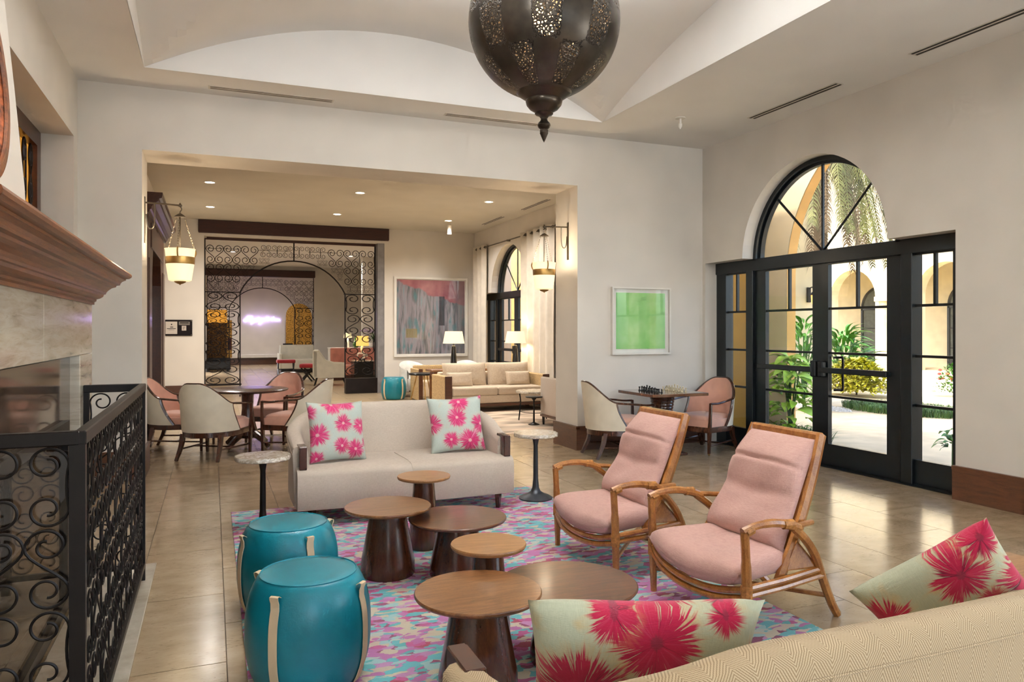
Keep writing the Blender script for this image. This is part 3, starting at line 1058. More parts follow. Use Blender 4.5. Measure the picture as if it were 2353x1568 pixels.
def scroll_fill(panel, w, h, cw, ch, z0, meC, meS, d=0.0):
    """mirrored scroll pairs filling a w x h field; local x along the panel, z up"""
    nx, nz = max(1, round(w / cw)), max(1, round(h / ch))
    cw, ch = w / nx, h / nz
    k = 0
    for j in range(nz):
        for i in range(nx):
            cx, cz = (i + .5) * cw, z0 + (j + .5) * ch
            up = (i + j) % 2
            for s in (-1, 1):
                wide = cw / 2 * .98
                if up:
                    put('scroll', meC, panel, (cx + s * cw * .25, d, cz), 0, (s * wide / WC, ch * .8, ch * .97))
                else:
                    put('scroll', meS, panel, (cx + s * cw * .25, d, cz), 0, (-s * wide / WS, ch * .8, ch * .97))
                k += 1
    return k


def screen_panel(name, w, loc, rz, cw, ch):
    p = put(name, None, fs_, loc, rz)
    b = MB()
    b.box(0, w, -.018, .018, SZ - .045, SZ, .004).box(0, w, -.014, .014, .09, .12).box(0, .03, -.015, .015, 0, SZ - .04).box(w - .03, w, -.015, .015, 0, SZ - .04)
    b.build('frame', iron, p)
    scroll_fill(p, w - .06, SZ - .045 - .12, cw, ch, .12, scC, scS)
    for o in [c for c in p.children if c.name.startswith('scroll')]:
        o.location.x += .03
    return p


screen_panel('long_panel', SY1 - SY0, (0, 0, 0), R(90), .215, .25)
screen_panel('return_panel', .305, (0, 0.016, 0), R(180), .23, .25)
screen_panel('return_panel', .305, (0, SY1 - SY0 - .016, 0), R(180), .23, .25)
MB().box(-.275, -.03, .034, .039, .13, 1.12).build('glass_pane', glass('screen_glass', (.86, .82, .78, 1), 1.0), fs_, smooth=False)


# =================================================================== TALL IRON SCREENS (room dividers)
def tall_screen(name, label, x0, x1, y, zt, r, grp_cell, planter_x, seed):
    rnd = random.Random(seed)
    t = thing(name, label, 'iron screen', (x0, y, 0))
    w = x1 - x0
    ax0, ax1 = .58 - x0, 2.94 - x0
    cx, hw = (ax0 + ax1) / 2, (ax1 - ax0) / 2
    zs, za = 2.37, 3.12
    # segmental arch through springing and crown
    rad = (hw * hw + (za - zs) ** 2) / (2 * (za - zs))
    zc = za - rad
    a_end = math.degrees(math.asin(hw / rad))
    ap = [(cx + rad * math.sin(R(a)), 0, zc + rad * math.cos(R(a))) for a in [a_end * (i / 20 * 2 - 1) for i in range(21)]]
    MB().tube(ap, .018, 6).build('arch_bar', iron_th, t)
    for x in (.012, ax0, ax1, w - .012):
        MB().box(x - .014, x + .014, -.014, .014, 0, zt if x in (.012, w - .012) else zs).build('post', iron_th, t, smooth=False)
    MB().box(cx - .014, cx + .014, -.014, .014, za, zt).build('post', iron_th, t, smooth=False)
    MB().box(0, w, -.02, .02, zt - .03, zt).build('rail', mahog_x, t, smooth=False)
    for a, b in ((0, ax0 + .03), (ax1 - .03, w)):
        MB().box(a, b, -.012, .012, zs - .012, zs + .012).build('rail', iron_th, t, smooth=False)
    meC, meS = scroll_mesh('scroll', SC, r, iron_th, 4, 2), scroll_mesh('scroll', SS, r, iron_th, 4, 2)

    def scr(cx_, cz, w_, h_, flip, kind, rot=0):
        me, W0 = (meC, WC) if kind else (meS, WS)
        put('scroll', me, t, (cx_, 0, cz), (0, rot, 0), (flip * w_ / W0, h_ * .8, h_))

    # side panels below the springing
    for (a, b, z0) in ((.03, ax0 - .014, .29), (ax1 + .014, w - .03, .42)):
        nz = 5 if a < 1 else 4
        ch = (zs - z0) / nz
        for j in range(nz):
            for s in (-1, 1):
                m = (a + b) / 2
                hw2 = (b - a) / 2
                scr(m + s * hw2 * .5, z0 + (j + .5) * ch, hw2 * .96, ch * .97, s if j % 2 else -s, j % 2)
    MB().box(.0, ax0 + .03, -.02, .02, .26, .30).build('rail', iron_th, t, smooth=False)
    # spandrels: grid of scrolls, smaller ones close to the arch
    def inside(px, pz, m):
        return not (m < px < w - m and zs + m < pz < zt - .03 - m and math.hypot(px - cx, pz - zc) > rad + m)

    used = []

    def tryput(px, pz, s, kind, flip, rot):
        for dx, dz in ((-.5, -.5), (.5, -.5), (-.5, .5), (.5, .5), (0, -.5), (0, .5), (.5, 0), (-.5, 0)):
            if inside(px + dx * s * .84, pz + dz * s * .98, .012):
                return
        for (qx, qz, qs) in used:
            if abs(px - qx) < (s + qs) * .435 and abs(pz - qz) < (s + qs) * .49:
                return
        used.append((px, pz, s))
        for e in (-1, 1):
            scr(px + e * s * .222, pz, s * .44, s * .98, e * flip, kind)

    for s in (grp_cell, grp_cell * .66, grp_cell * .45, grp_cell * .32):
        nx = int(w / 2 / (s * .22))
        nz = int((zt - zs) / (s * .25))
        for j in range(nz):
            for i in range(nx):
                for side in (-1, 1):
                    px = cx + side * (w / 2 - .03 - s * .45 - i * s * .22)
                    if side < 0:
                        px = cx - (cx - .03 - s * .45 - i * s * .22)
                    tryput(px, zt - .035 - s * .5 - j * s * .25, s, rnd.random() < .5, 1 if (i + j) % 2 else -1, 0)
    if planter_x:
        MB().box(planter_x[0] - x0, planter_x[1] - x0, -.18, .02, 0, planter_x[2], .004).build('plinth', iron_th, t)
    return t


tall_screen('iron_screen', 'big scrolled iron screen with an arch under the near dark beam', -.17, 3.67, YF + .23, 3.57, .018, .42, (2.93, 3.68, .36), 3)
tall_screen('iron_screen', 'second scrolled iron screen with an arch, farther back under the smaller beam', -.2, 3.66, Y2 + .1, 3.57, .018, .42, None, 8)

for k in range(9):
    for s in (-1, 1):
        put('scroll', scC if k % 2 else scS, d3, (.0, -.96 + k * .24, 2.91), (0, 0, R(90)), (s * .12 / WC, .5, .56))

# =================================================================== RUG
rug = MB()
RX0, RX1, RY0, RY1 = .14, 2.82, .9, 6.47
rug.box(RX0, RX1, RY0, RY1, .0005, .012, .004)
tag(rug.build('area_rug', rug_m), 'large rug blotched in magenta, turquoise, orchid and cream under the seating', 'rug')
ZR = .012


# =================================================================== CUSHIONS
def puff(w, h, t, n=40, pinch=.09, crease=0.0, seed=1):
    """square throw cushion lying in local x-y, thickness along z"""
    rnd = random.Random(seed)
    ph = [rnd.uniform(0, 6.28) for _ in range(6)]

    def pt(u, v, s):
        a, b = 2 * u - 1, 2 * v - 1
        e = max(0.0, (1 - a ** 4)) ** .55 * max(0.0, (1 - b ** 4)) ** .55
        x = w / 2 * a * (1 - pinch * (1 - b * b) * abs(a) ** 2)
        y = h / 2 * b * (1 - pinch * (1 - a * a) * abs(b) ** 2)
        wr = 1 + crease * (math.sin(a * 5 + ph[0] + b * 2) * .5 + math.sin(b * 7 + ph[1] - a * 3) * .5)
        return (x, y, s * t / 2 * e * wr)

    m = MB()
    m.grid(lambda u, v: pt(u, v, 1), n, n)
    m.grid(lambda u, v: pt(1 - u, v, -1), n, n)
    return m


def weld(o, d=.0005):
    bm = bmesh.new()
    bm.from_mesh(o.data)
    bmesh.ops.remove_doubles(bm, verts=bm.verts[:], dist=d)
    bmesh.ops.recalc_face_normals(bm, faces=bm.faces[:])
    bm.to_mesh(o.data)
    bm.free()
    return o


FL_A = [(-.2, .85, .42), (.28, .95, .38), (.12, .22, .36), (-.75, -.12, .42), (.72, .12, .34), (.02, -.5, .33), (.5, -.62, .38), (-.8, -.85, .3), (.95, -.4, .25), (-.95, .6, .28)]
FL_B = [(.1, .75, .42), (-.02, .2, .4), (-.9, .02, .42), (.82, -.05, .42), (-.28, -.55, .34), (.38, -.62, .46), (.98, -.75, .3), (.95, .93, .16)]
FL_C = [(-.6, .2, .62), (.08, .8, .5), (-.3, 1.0, .3), (1.0, .3, .5), (.72, 1.0, .22), (.3, -.5, .4)]
FL_D = [(-.25, -.2, .52), (.45, .1, .2), (.3, .62, .38), (-.85, -.75, .45), (.95, .0, .45), (.75, .85, .3), (-.75, .45, .35)]


def cushion(label, fl, bgc, k1, k2, gold, w, loc, rot, seed, t=.15):
    o = puff(w, w, t, 44, .085, .06, seed).build('throw_cushion', M_floral('floral_%d' % seed, bgc, k1, k2, gold, fl, (.8 if seed == 13 else .95) if seed > 12 else .85, 'B83A55' if seed > 12 else 'D98FA8', '7A2A3A' if seed > 12 else 'E6C9BE'), None, loc)
    weld(o)
    o.rotation_euler = rot
    return tag(o, label, 'cushion', 'floral throw cushions')


# =================================================================== CURVED LOVESEATS
def loveseat(name, label, m, loc, rz):
    t = thing(name, label, 'sofa', loc, rz, 'facing loveseats')
    W, D = 1.78, .84
    # seat body, slightly bowed front, rounded edge
    def sec(u):
        bow = -.03 * (1 - (2 * u - 1) ** 2)
        return bow
    n = 25
    body = MB()
    ring = []
    for k in range(n):
        u = k / (n - 1)
        x = -W / 2 + .015 + (W - .03) * u
        y0 = sec(u)
        P = [(x, y0 + .01, .13), (x, y0, .15), (x, y0 - .005, .28), (x, y0, .385), (x, y0 + .015, .415), (x, y0 + .05, .432), (x, y0 + .15, .44), (x, .7, .425), (x, .74, .425), (x, .74, .13)]
        ring.append(P)
    vs = [p for r_ in ring for p in r_]
    k10 = len(ring[0])
    fs = []
    for i in range(n - 1):
        for j in range(k10):
            fs.append((i * k10 + j, i * k10 + (j + 1) % k10, (i + 1) * k10 + (j + 1) % k10, (i + 1) * k10 + j))
    fs.append(tuple(range(k10)))
    fs.append(tuple(reversed(range((n - 1) * k10, n * k10))))
    body.add(vs, fs).build('seat_body', m, t, angle=40)
    # seam in the middle of the seat
    MB().tube([(0, -.036, .15), (0, -.037, .28), (0, -.031, .388), (0, -.014, .418), (0, .02, .435), (0, .12, .4425), (0, .6, .43)], .0025, 5).build('seat_seam', m, t)
    # wrap-around back: U path in plan, height falls from back to arm
    path = []
    rc = .30
    xo, yb = W / 2 - .055, D - .06
    path.append((xo, .13))
    path.append((xo, .25))
    path.append((xo, yb - rc))
    for a in range(10, 90, 10):
        path.append((xo - rc + rc * math.cos(R(a)), yb - rc + rc * math.sin(R(a))))
    path.append((xo - rc, yb))
    for k in range(1, 8):
        path.append(((xo - rc) * (1 - k / 4), yb + .012 * math.sin(PI * k / 8)))
    half = [(x, y) for x, y in path[:11]]
    path = path + [(-x, y) for x, y in reversed(half)]
    path = [(x, y) for i, (x, y) in enumerate(path) if i == 0 or (x, y) != path[i - 1]]
    pts = spline([(x, y, 0) for x, y in path], 3)
    L = [0]
    for a, b in zip(pts, pts[1:]):
        L.append(L[-1] + (b - a).length)
    tot = L[-1]
    th = .115

    def hgt(s):
        q = min(s, tot - s)
        e = min(1, max(0, q / .95))
        return .60 + .245 * (3 * e * e - 2 * e ** 3) + .01 * math.sin(PI * s / tot)

    back = MB()
    rings = []
    for i, p in enumerate(pts):
        a = pts[max(0, i - 1)]
        b = pts[min(len(pts) - 1, i + 1)]
        tg = (b - a).normalized()
        nx, ny = tg.y, -tg.x   # outward
        h = hgt(L[i])
        lean = .05 * (h - .43) / .4
        P = []
        for k, (o, z) in enumerate([(-.5, .30), (-.5, .43), (-.52, h - .06), (-.46, h - .025), (-.3, h - .006), (0, h), (.3, h - .006), (.46, h - .025), (.5, h - .06), (.5, .45), (.42, .13), (0, .13)]):
            off = o * th + lean * max(0, (z - .43)) / .4 * 1.0
            P.append((p.x + nx * off, p.y + ny * off, z))
        rings.append(P)
    kk = len(rings[0])
    vs = [q for r_ in rings for q in r_]
    fs = []
    for i in range(len(rings) - 1):
        for j in range(kk):
            fs.append((i * kk + j, i * kk + (j + 1) % kk, (i + 1) * kk + (j + 1) % kk, (i + 1) * kk + j))
    fs.append(tuple(range(kk)))
    fs.append(tuple(reversed(range((len(rings) - 1) * kk, len(rings) * kk))))
    back.add(vs, fs).build('wraparound_back', m, t, angle=50)
    wel = MB()
    wel.tube([Vector(r_[8]) + Vector((0, 0, .0)) for r_ in rings], .0035, 5)
    wel.build('piping', m, t)
    if rz:
        for xx in (-.32, .3):
            j = min(range(len(rings)), key=lambda q: abs(rings[q][5][0] - xx) + (0 if rings[q][5][1] > .5 else 9))
            MB().tube([rings[j][q] for q in (8, 9, 10)], .003, 5).build('back_seam', m, t)
    for s in (-1, 1):
        x = s * (W / 2 - .06)
        MB().box(x - .028, x + .028, .035, .125, .43, .605, .004).box(x - .03, x + .03, .05, .21, .585, .607, .004).build('arm_facing', chairwood, t)
        for y in (.07, .68):
            MB().lathe([(.02, 0), (.034, .14)], 4, (s * (W / 2 - .13), y, 0)).build('leg', chairwood, t, smooth=False)
    return t


loveseat('loveseat', 'pale oat curved loveseat with two cushions facing the viewer', linen, (1.465, 5.72, ZR), 0)
loveseat('loveseat', 'tan herringbone loveseat seen from behind in the bottom right corner', herring, (1.465, 2.02, ZR), PI)

BG1, K1, K2, GD = 'C3CDC0', 'C2255F', '7E1B3F', 'C9A878'
cushion('pink flowered cushion leaning at the left end of the oat loveseat', FL_A, 'C6CFC4', 'C02E66', '842048', 'CBB08A', .49, (.93, 6.06, .685), (R(76), R(2), R(16)), 11)
cushion('pink flowered cushion leaning at the right end of the oat loveseat', FL_B, 'C6CFC4', 'C02E66', '842048', 'CBB08A', .49, (1.975, 6.16, .68), (R(74), R(-2), R(-5)), 12)
cushion('flowered cushion lying against the herringbone loveseat back at the bottom centre', FL_C, 'BDBFA3', 'B01A40', '561022', 'C69A55', .55, (.974, 1.572, .628), (R(115), 0, R(-22)), 13)
o = cushion('flowered cushion standing on its corner at the right end of the herringbone loveseat', FL_D, 'BDBFA3', 'B01A40', '5F1228', 'C69A55', .48, (2.25, 1.69, .60), (0, 0, 0), 14)
nv = Vector((-.45, -.83, -.33)).normalized()
uv_ = (Vector((0, 0, 1)) - nv * nv.z).normalized()
uv_ = (Matrix.Rotation(R(38), 3, nv) @ uv_).normalized()
o.rotation_euler = Matrix((uv_.cross(nv), uv_, nv)).transposed().to_euler()


# =================================================================== LOUNGE CHAIRS
def lounge(name, label, loc):
    t = thing(name, label, 'lounge chair', loc, 0, 'rattan lounge chairs')
    Wd = .40
    for s in (-1, 1):
        y = s * Wd
        MB().tube(spline([(.0, y, .535), (.008, y, .40), (.012, y, .27), (.018, y, 0)], 5), [.021] * 6 + [.024] * 5 + [.024, .022, .021, .019, .018], 8).build('front_leg', rattan, t)
        # arm with its fork: upper prong to the back, lower prong sweeping down as the rear leg
        MB().tube(spline([(-.012, y, .54), (.06, y, .56), (.16, y, .565), (.26, y * .99, .548), (.34, y * .96, .52)], 6), [.019] * 10 + [.021] * 8 + [.023] * 7, 8).build('arm', rattan, t)
        MB().tube(spline([(.30, y * .975, .535), (.38, y * .92, .53), (.47, y * .84, .525)], 4), .015, 8).build('arm_prong', rattan, t)
        MB().tube(spline([(.30, y * .975, .53), (.39, y * .93, .46), (.48, y * .87, .36), (.56, y * .8, .22), (.66, y * .7, .07), (.72, y * .64, 0)], 6), .022, 8).build('rear_leg', rattan, t)
        for x in (.005, .25):
            MB().tube([(x - .02 if x > .1 else x, y, .535 if x < .1 else .552), (x + .04, y, .549)], .0245, 8).build('cane_binding', rattan_wrap, t)
        MB().tube([(.012, y, .21), (.012, y, .285)], .0275, 8).build('cane_binding', rattan_wrap, t)
        # side rails, doubled
        for dz in (0, -.036):
            MB().tube([(.0, y, .268 + dz), (.25, y * .93, .272 + dz), (.54, y * .83, .285 + dz)], .0165, 8).build('side_rail', rattan, t)
        MB().tube(spline([(.27, s * .325, .25), (.40, s * .305, .46), (.53, s * .275, .72), (.62, s * .25, .945)], 5), .02, 6, ry=.032).build('back_stile', rattan, t)
        MB().prism([(.30, .3), (.38, .44), (.49, .32), (.5, .29)], lambda a, b, q: (a, q, b), s * .335, s * .325).build('side_panel', rattan, t, smooth=False)
    for dz in (0, -.038):
        MB().tube(spline([(.012, -Wd, .262 + dz), (-.035, -Wd * .55, .222 + dz), (-.05, 0, .206 + dz), (-.035, Wd * .55, .222 + dz), (.012, Wd, .262 + dz)], 6), .0175, 8).build('front_rail', rattan, t)
    for s in (-1, 1):
        MB().tube([(.015, s * Wd, .13), (.63, -s * Wd * .74, .12)], .013, 8).build('cross_stretcher', rattan, t)
    MB().box(.59, .635, -.262, .262, .905, .955, .01).build('top_rail', rattan, t)
    MB().add([(.30, -.31, .30), (.30, .31, .30), (.60, .25, .92), (.60, -.25, .92), (.32, -.31, .29), (.32, .31, .29), (.62, .25, .91), (.62, -.25, .91)], [(0, 1, 2, 3), (7, 6, 5, 4), (0, 4, 5, 1), (1, 5, 6, 2), (2, 6, 7, 3), (3, 7, 4, 0)]).build('back_board', rattan, t, smooth=False)
    # seat cushion: wide in front, sagging front edge
    def seat(u, v, top):
        a, b = u, 2 * v - 1
        x = -.035 + .50 * a - .045 * (1 - b * b) * (1 - a)
        y = b * (.375 - .075 * a)
        e = (max(0, 1 - abs(2 * a - 1) ** 6) * max(0, 1 - abs(b) ** 6)) ** .42
        mid = .325 + .01 * a - .045 * (1 - b * b) * (1 - a) ** 2
        return (x, y, mid + (.075 if top else -.072) * e + (.012 * e * math.sin(b * 9 + a * 4) * .3))
    sm = MB()
    sm.grid(lambda u, v: seat(u, v, True), 36, 36)
    sm.grid(lambda u, v: seat(1 - u, v, False), 36, 36)
    weld(sm.build('seat_cushion', pinkt, t, angle=80))
    # back cushion with two cross seams and a slump in the middle
    def bk(u, v, front):
        a, b = u, 2 * v - 1
        wdt = .30 - .05 * a
        y = b * wdt
        base = Vector((.315 + .275 * a, 0, .375 + .545 * a))
        nrm = Vector((-.89, 0, .45))
        e = (max(0, 1 - abs(2 * a - 1) ** 5) * max(0, 1 - abs(b) ** 5)) ** .45
        th = .085 + .022 * math.sin(a * 9.4 + 1.2) - .012 * b * b
        seam = .02 * math.exp(-((a - .70) / .018) ** 2) + .012 * math.exp(-((a - .42 - .05 * b * b) / .05) ** 2)
        wr = .006 * math.sin(b * 6 + a * 11) * math.sin(a * 7)
        th = (th - seam + wr) * e if front else -.018 * e
        p = base + nrm * th
        return (p.x, y, p.z)
    bm_ = MB()
    bm_.grid(lambda u, v: bk(u, v, True), 60, 36)
    bm_.grid(lambda u, v: bk(1 - u, v, False), 60, 36)
    weld(bm_.build('back_cushion', pinkt, t, angle=80))
    return t


L1 = lounge('lounge_chair', 'blush cushioned rattan lounge chair nearer the oat loveseat', (2.2, 4.22, ZR))
dup(L1, (2.32, 3.205, ZR), 0, 'blush cushioned rattan lounge chair nearer the herringbone loveseat')


# =================================================================== MUSHROOM TABLES
def mushroom(label, top_m, leg_m, loc, r, h, rb, rt):
    t = thing('pedestal_table', label, 'table', (*loc, ZR), random.uniform(-.2, .2), 'wooden mushroom tables')
    th = .024
    MB().lathe([(0, h - th), (r * .93, h - th), (r * .975, h - th * .85), (r, h - th * .45), (r, h - th * .25), (r * .985, h - .001), (0, h)], 64, cap=False).build('table_top', top_m, t, angle=40)
    hz = h - th
    MB().lathe([(rb * .96, 0), (rb, .012), (rb * .99, hz * .2), (rb + (rt - rb) * .5, hz * .55), (rt + (rb - rt) * .12, hz * .85), (rt, hz)], 48).build('pedestal', leg_m, t, angle=40)


mushroom('medium round walnut table farthest left, beside the teal drum stools', walnut, walnut_leg, (.995, 4.47), .263, .418, .165, .11)
mushroom('smallest round table nearest the oat loveseat, tallest of the back trio', oak_top, walnut_leg, (1.345, 4.92), .182, .495, .105, .07)
mushroom('wide low walnut table of the back trio', walnut_dk, walnut_leg, (1.385, 4.29), .298, .355, .17, .12)
mushroom('small oak topped round table in the middle of the front trio', oak_top, walnut_leg, (1.215, 3.29), .18, .48, .105, .07)
mushroom('medium round walnut table in the front, bottom centre of the picture', walnut, walnut_leg, (1.015, 2.87), .263, .418, .165, .11)
mushroom('wide low sheen topped table of the front trio beside the lounge chairs', walnut_dk, walnut_leg, (1.485, 2.99), .315, .352, .17, .12)


# =================================================================== PEDESTAL DRINK TABLES
def drinks(label, loc, m=pewter):
    t = thing('drink_table', label, 'table', loc, 0, 'marble topped drink tables')
    k = MB()
    n = 48
    def pt(u, v):
        a = 2 * PI * u
        rr = .195 + .003 * math.sin(a * 9) + .002 * math.sin(a * 17 + 1)
        pr_ = [(0, .552), (rr * .97, .552), (rr, .556 + .002 * math.sin(a * 13)), (rr, .580), (rr * .985, .585), (0, .585)]
        r_, z = pr_[min(5, int(v * 5 + .5))]
        return (r_ * math.cos(a), r_ * math.sin(a), z)
    k.grid(pt, n, 6, cu=True)
    k.build('marble_top', marble_t, t, angle=40)
    MB().lathe([(.148, 0), (.15, .01), (.12, .028), (.075, .045), (.045, .065), (.03, .1), (.022, .18), (.021, .35), (.019, .47), (.028, .52), (.06, .553)], 28).build('stem', m, t, angle=50)
    return t


drinks('marble topped drink table with a dark stem at the left of the oat loveseat', (.343, 5.71, 0), iron)
drinks('marble topped drink table with a grey trumpet foot at the right of the oat loveseat', (2.655, 5.98, ZR))


# =================================================================== DRUM STOOLS
def drum(label, loc, rz, sc=1.0, straps=4, group='teal drum stools'):
    t = thing('drum_stool', label, 'stool', loc, rz, group)
    H, r1 = .458 * sc, .2625 * sc
    prof = []
    for i in range(21):
        u = i / 20
        z = H * (.02 + .93 * u)
        rr = r1 * (1 - .17 * abs(2 * u - 1) ** 2.6)
        prof.append((rr, z))
    top = [(r1 * .80, H * .972), (r1 * .775, H * .985), (r1 * .76, H * .99), (r1 * .75, H * .992), (r1 * .55, H * 1.0), (0, H * 1.003)]
    MB().lathe([(0, .004), (r1 * .76, .004)] + prof + top, 64, cap=False).build('leather_body', teal, t, angle=60)
    MB().tube([(r1 * .765 * math.cos(a), r1 * .765 * math.sin(a), H * .992) for a in [2 * PI * i / 48 for i in range(48)]], .0035, 5, closed=True).build('top_seam', teal, t)
    for k in range(straps):
        a = 2 * PI * k / straps
        P = [(rr + .004, z) for rr, z in prof[0:18]]
        # ends in a small loop standing off the shoulder
        P += [(r1 * .905 + .012, H * .87), (r1 * .90 + .020, H * .905), (r1 * .89 + .024, H * .93), (r1 * .87 + .018, H * .935), (r1 * .865 + .006, H * .915)]
        m = MB()
        hw = .019 * sc
        vs = []
        for r_, z in P:
            for tt in (0, .004):
                for e in (-1, 1):
                    rr = r_ + tt
                    vs.append((rr * math.cos(a) - e * hw * math.sin(a), rr * math.sin(a) + e * hw * math.cos(a), z))
        fs = []
        for i in range(len(P) - 1):
            b, c = 4 * i, 4 * i + 4
            fs += [(b, b + 1, c + 1, c), (b + 2, c + 2, c + 3, b + 3), (b, c, c + 2, b + 2), (b + 1, b + 3, c + 3, c + 1)]
        m.add(vs, fs).build('strap', strap_m, t, angle=50)
    return t


drum('teal leather drum stool partly hidden behind the nearer one', (.38, 4.145, ZR), R(-70))
drum('teal leather drum stool nearest the viewer at the bottom left', (.385, 3.275, ZR), R(-38))


# =================================================================== BARREL CHAIRS
def barrel(label, loc, rz, inner=pinkv, casters=False, group='barrel armchairs'):
    """local +y is the way the sitter faces"""
    t = thing('barrel_chair', label, 'chair', loc, rz, group)
    RX, RY = .315, .36

    def hgt(p):
        q = abs(p) / R(70)
        e = min(1, max(0, 1.18 * (1 - q)))
        return .655 + .235 * (3 * e * e - 2 * e ** 3) ** .8

    def shell(p, z, off):
        f = (z - .33) / .55
        fl_ = 1 + .09 * f
        return ((RX + off) * fl_ * math.sin(p), -.02 - (RY + off) * fl_ * math.cos(p) * (1 + .06 * f), z)

    pe = R(70)

    def side(u, v, off):
        p0 = (2 * u - 1)
        z1 = hgt(p0 * pe)
        z = .33 + (z1 - .33) * v
        p = p0 * (pe + R(24) * (1 - v) ** 1.6)
        return shell(p, z, off)

    m = MB()
    m.grid(lambda u, v: side(u, v, .016), 33, 12)
    m.build('outer_shell', ivory, t, angle=70)
    m = MB()
    m.grid(lambda u, v: side(1 - u, v, -.016), 33, 12)
    m.build('inner_back', inner, t, angle=70)
    rim = [side(i / 40, 1, 0) for i in range(41)]
    MB().tube(rim, .019, 8, ry=.014).build('top_rim', chairwood, t)
    for s in (0, 1):
        MB().tube([side(s, v / 10, 0) for v in range(10, -1, -1)], .017, 6, ry=.02).build('edge_trim', chairwood, t)
        e = rim[0] if s == 0 else rim[-1]
        sx = -1 if s == 0 else 1
        MB().tube(spline([e, (sx * .335, .08, .636), (sx * .325, .2, .622), (sx * .305, .325, .622)], 6), .018, 8, ry=.013).build('arm', chairwood, t)
        MB().tube([(sx * .305, .325, .63), (sx * .295, .325, .4), (sx * .285, .325, .28), (sx * .28, .325, .022 if casters else 0)], [.019, .022, .028, .019], 4).build('front_leg', chairwood, t)
        MB().tube(spline([(sx * .235, -.265, .30), (sx * .24, -.29, .17), (sx * .255, -.37, 0)], 4), [.034, .034, .033, .032, .03, .028, .026, .023, .021], 4).build('rear_leg', chairwood, t)
        MB().tube([(sx * .285, .325, .115), (sx * .245, -.31, .13)], .011, 6).build('stretcher', chairwood, t)
        if casters:
            MB().lathe([(0, -.018), (.013, -.012), (.018, 0), (.013, .012), (0, .018)], 10, (sx * .28, .325, .018), cap=False).build('caster', brass, t)
    MB().tube([(-.27, .02, .12), (.27, .02, .12)], .010, 6).build('stretcher', chairwood, t)
    # seat frame and cushion
    out = []
    for i in range(25):
        p = R(-104 + 208 * i / 24)
        out.append(((RX + .01) * math.sin(p), -.02 - (RY + .005) * math.cos(p)))
    out = out + [(.29, .335), (-.29, .335)]
    MB().prism(out, lambda a, b, q: (a, b, q), .27, .335).build('seat_frame', chairwood, t, angle=40)
    MB().prism([(a * .93, b * .93 + .012) for a, b in out], lambda a, b, q: (a, b, q), .33, .42).build('seat_base', inner, t, angle=40)
    def cush(u, v, top):
        a, b = 2 * u - 1, 2 * v - 1
        e = (max(0, 1 - abs(a) ** 6) * max(0, 1 - abs(b) ** 6)) ** .4
        return (a * .275 * (1 - .12 * max(0, -b)), .03 + b * .30, .42 + (.05 if top else -.03) * e)
    cm = MB()
    cm.grid(lambda u, v: cush(u, v, True), 16, 16)
    cm.grid(lambda u, v: cush(1 - u, v, False), 16, 16)
    weld(cm.build('seat_cushion', inner, t, angle=80))
    return t


def face(fx, fy):
    return math.atan2(-fx, fy)


TC = (.42, 10.1)
b0 = barrel('ivory barrel chair with its back to the viewer at the round table', (.02, 9.47, 0), face(.5, .85))
dup(b0, (-.37, 10.33, 0), face(.95, -.25), 'ivory barrel chair at the far left of the round table')
dup(b0, (1.0, 9.68, 0), face(-.82, .5), 'ivory barrel chair on the right of the round table behind the oat loveseat')
dup(b0, (.83, 10.75, 0), face(-.5, -.85), 'blush faced barrel chair on the far side of the round table')
barrel('ivory barrel chair left of the chess table', (4.53, 7.76, 0), face(1, -.12), casters=True)
b5 = [o for o in C.objects if o.get('label') == 'ivory barrel chair left of the chess table'][0]
dup(b5, (5.70, 7.66, 0), face(-.93, -.36), 'blush faced barrel chair right of the chess table by the door')

# =================================================================== ROUND DINING TABLE
t = thing('round_table', 'round dark wood table with four barrel chairs', 'table', (*TC, 0))
MB().lathe([(0, .715), (.46, .715), (.49, .722), (.505, .735), (.505, .745), (.49, .752), (0, .752)], 64, cap=False).build('table_top', chairwood, t, angle=40)
MB().lathe([(.10, .715), (.075, .66), (.07, .5), (.085, .35), (.12, .22), (.13, .16), (.10, .12)], 24).build('column', chairwood, t)
for k in range(4):
    a = PI / 4 + k * PI / 2
    MB().tube(spline([(.05 * math.cos(a), .05 * math.sin(a), .2), (.2 * math.cos(a), .2 * math.sin(a), .13), (.34 * math.cos(a), .34 * math.sin(a), .03)], 4), [.05, .045, .045, .04, .04, .036, .034, .03, .03], 6).build('foot', chairwood, t)

# =================================================================== CHESS TABLE AND MEN
t = thing('chess_table', 'square dark wood games table with a carved pedestal set for chess', 'table', (5.08, 7.64, 0))
MB().box(-.39, .39, -.39, .39, .725, .76, .004).build('table_top', wood('games_table_top', '4A2C1C', '6E4730', .12, (1, 10, 1), .5, 3), t)
pr_ = []
for i in range(40):
    u = i / 39
    z = .70 * (1 - u) + .025
    env = .15 - .06 * min(1, u / .55) if u < .55 else (.10 if u < .62 else (.125 if u < .68 else .09 + .12 * max(0, (u - .75)) / .25))
    pr_.append((env + (.007 if i % 2 else 0) * (u < .55), z))
pr_ = pr_[::-1]
MB().lathe(pr_, 28).build('carved_column', chairwood, t, angle=20)
MB().box(-.22, .22, -.22, .22, 0, .03, .008).build('base', chairwood, t)


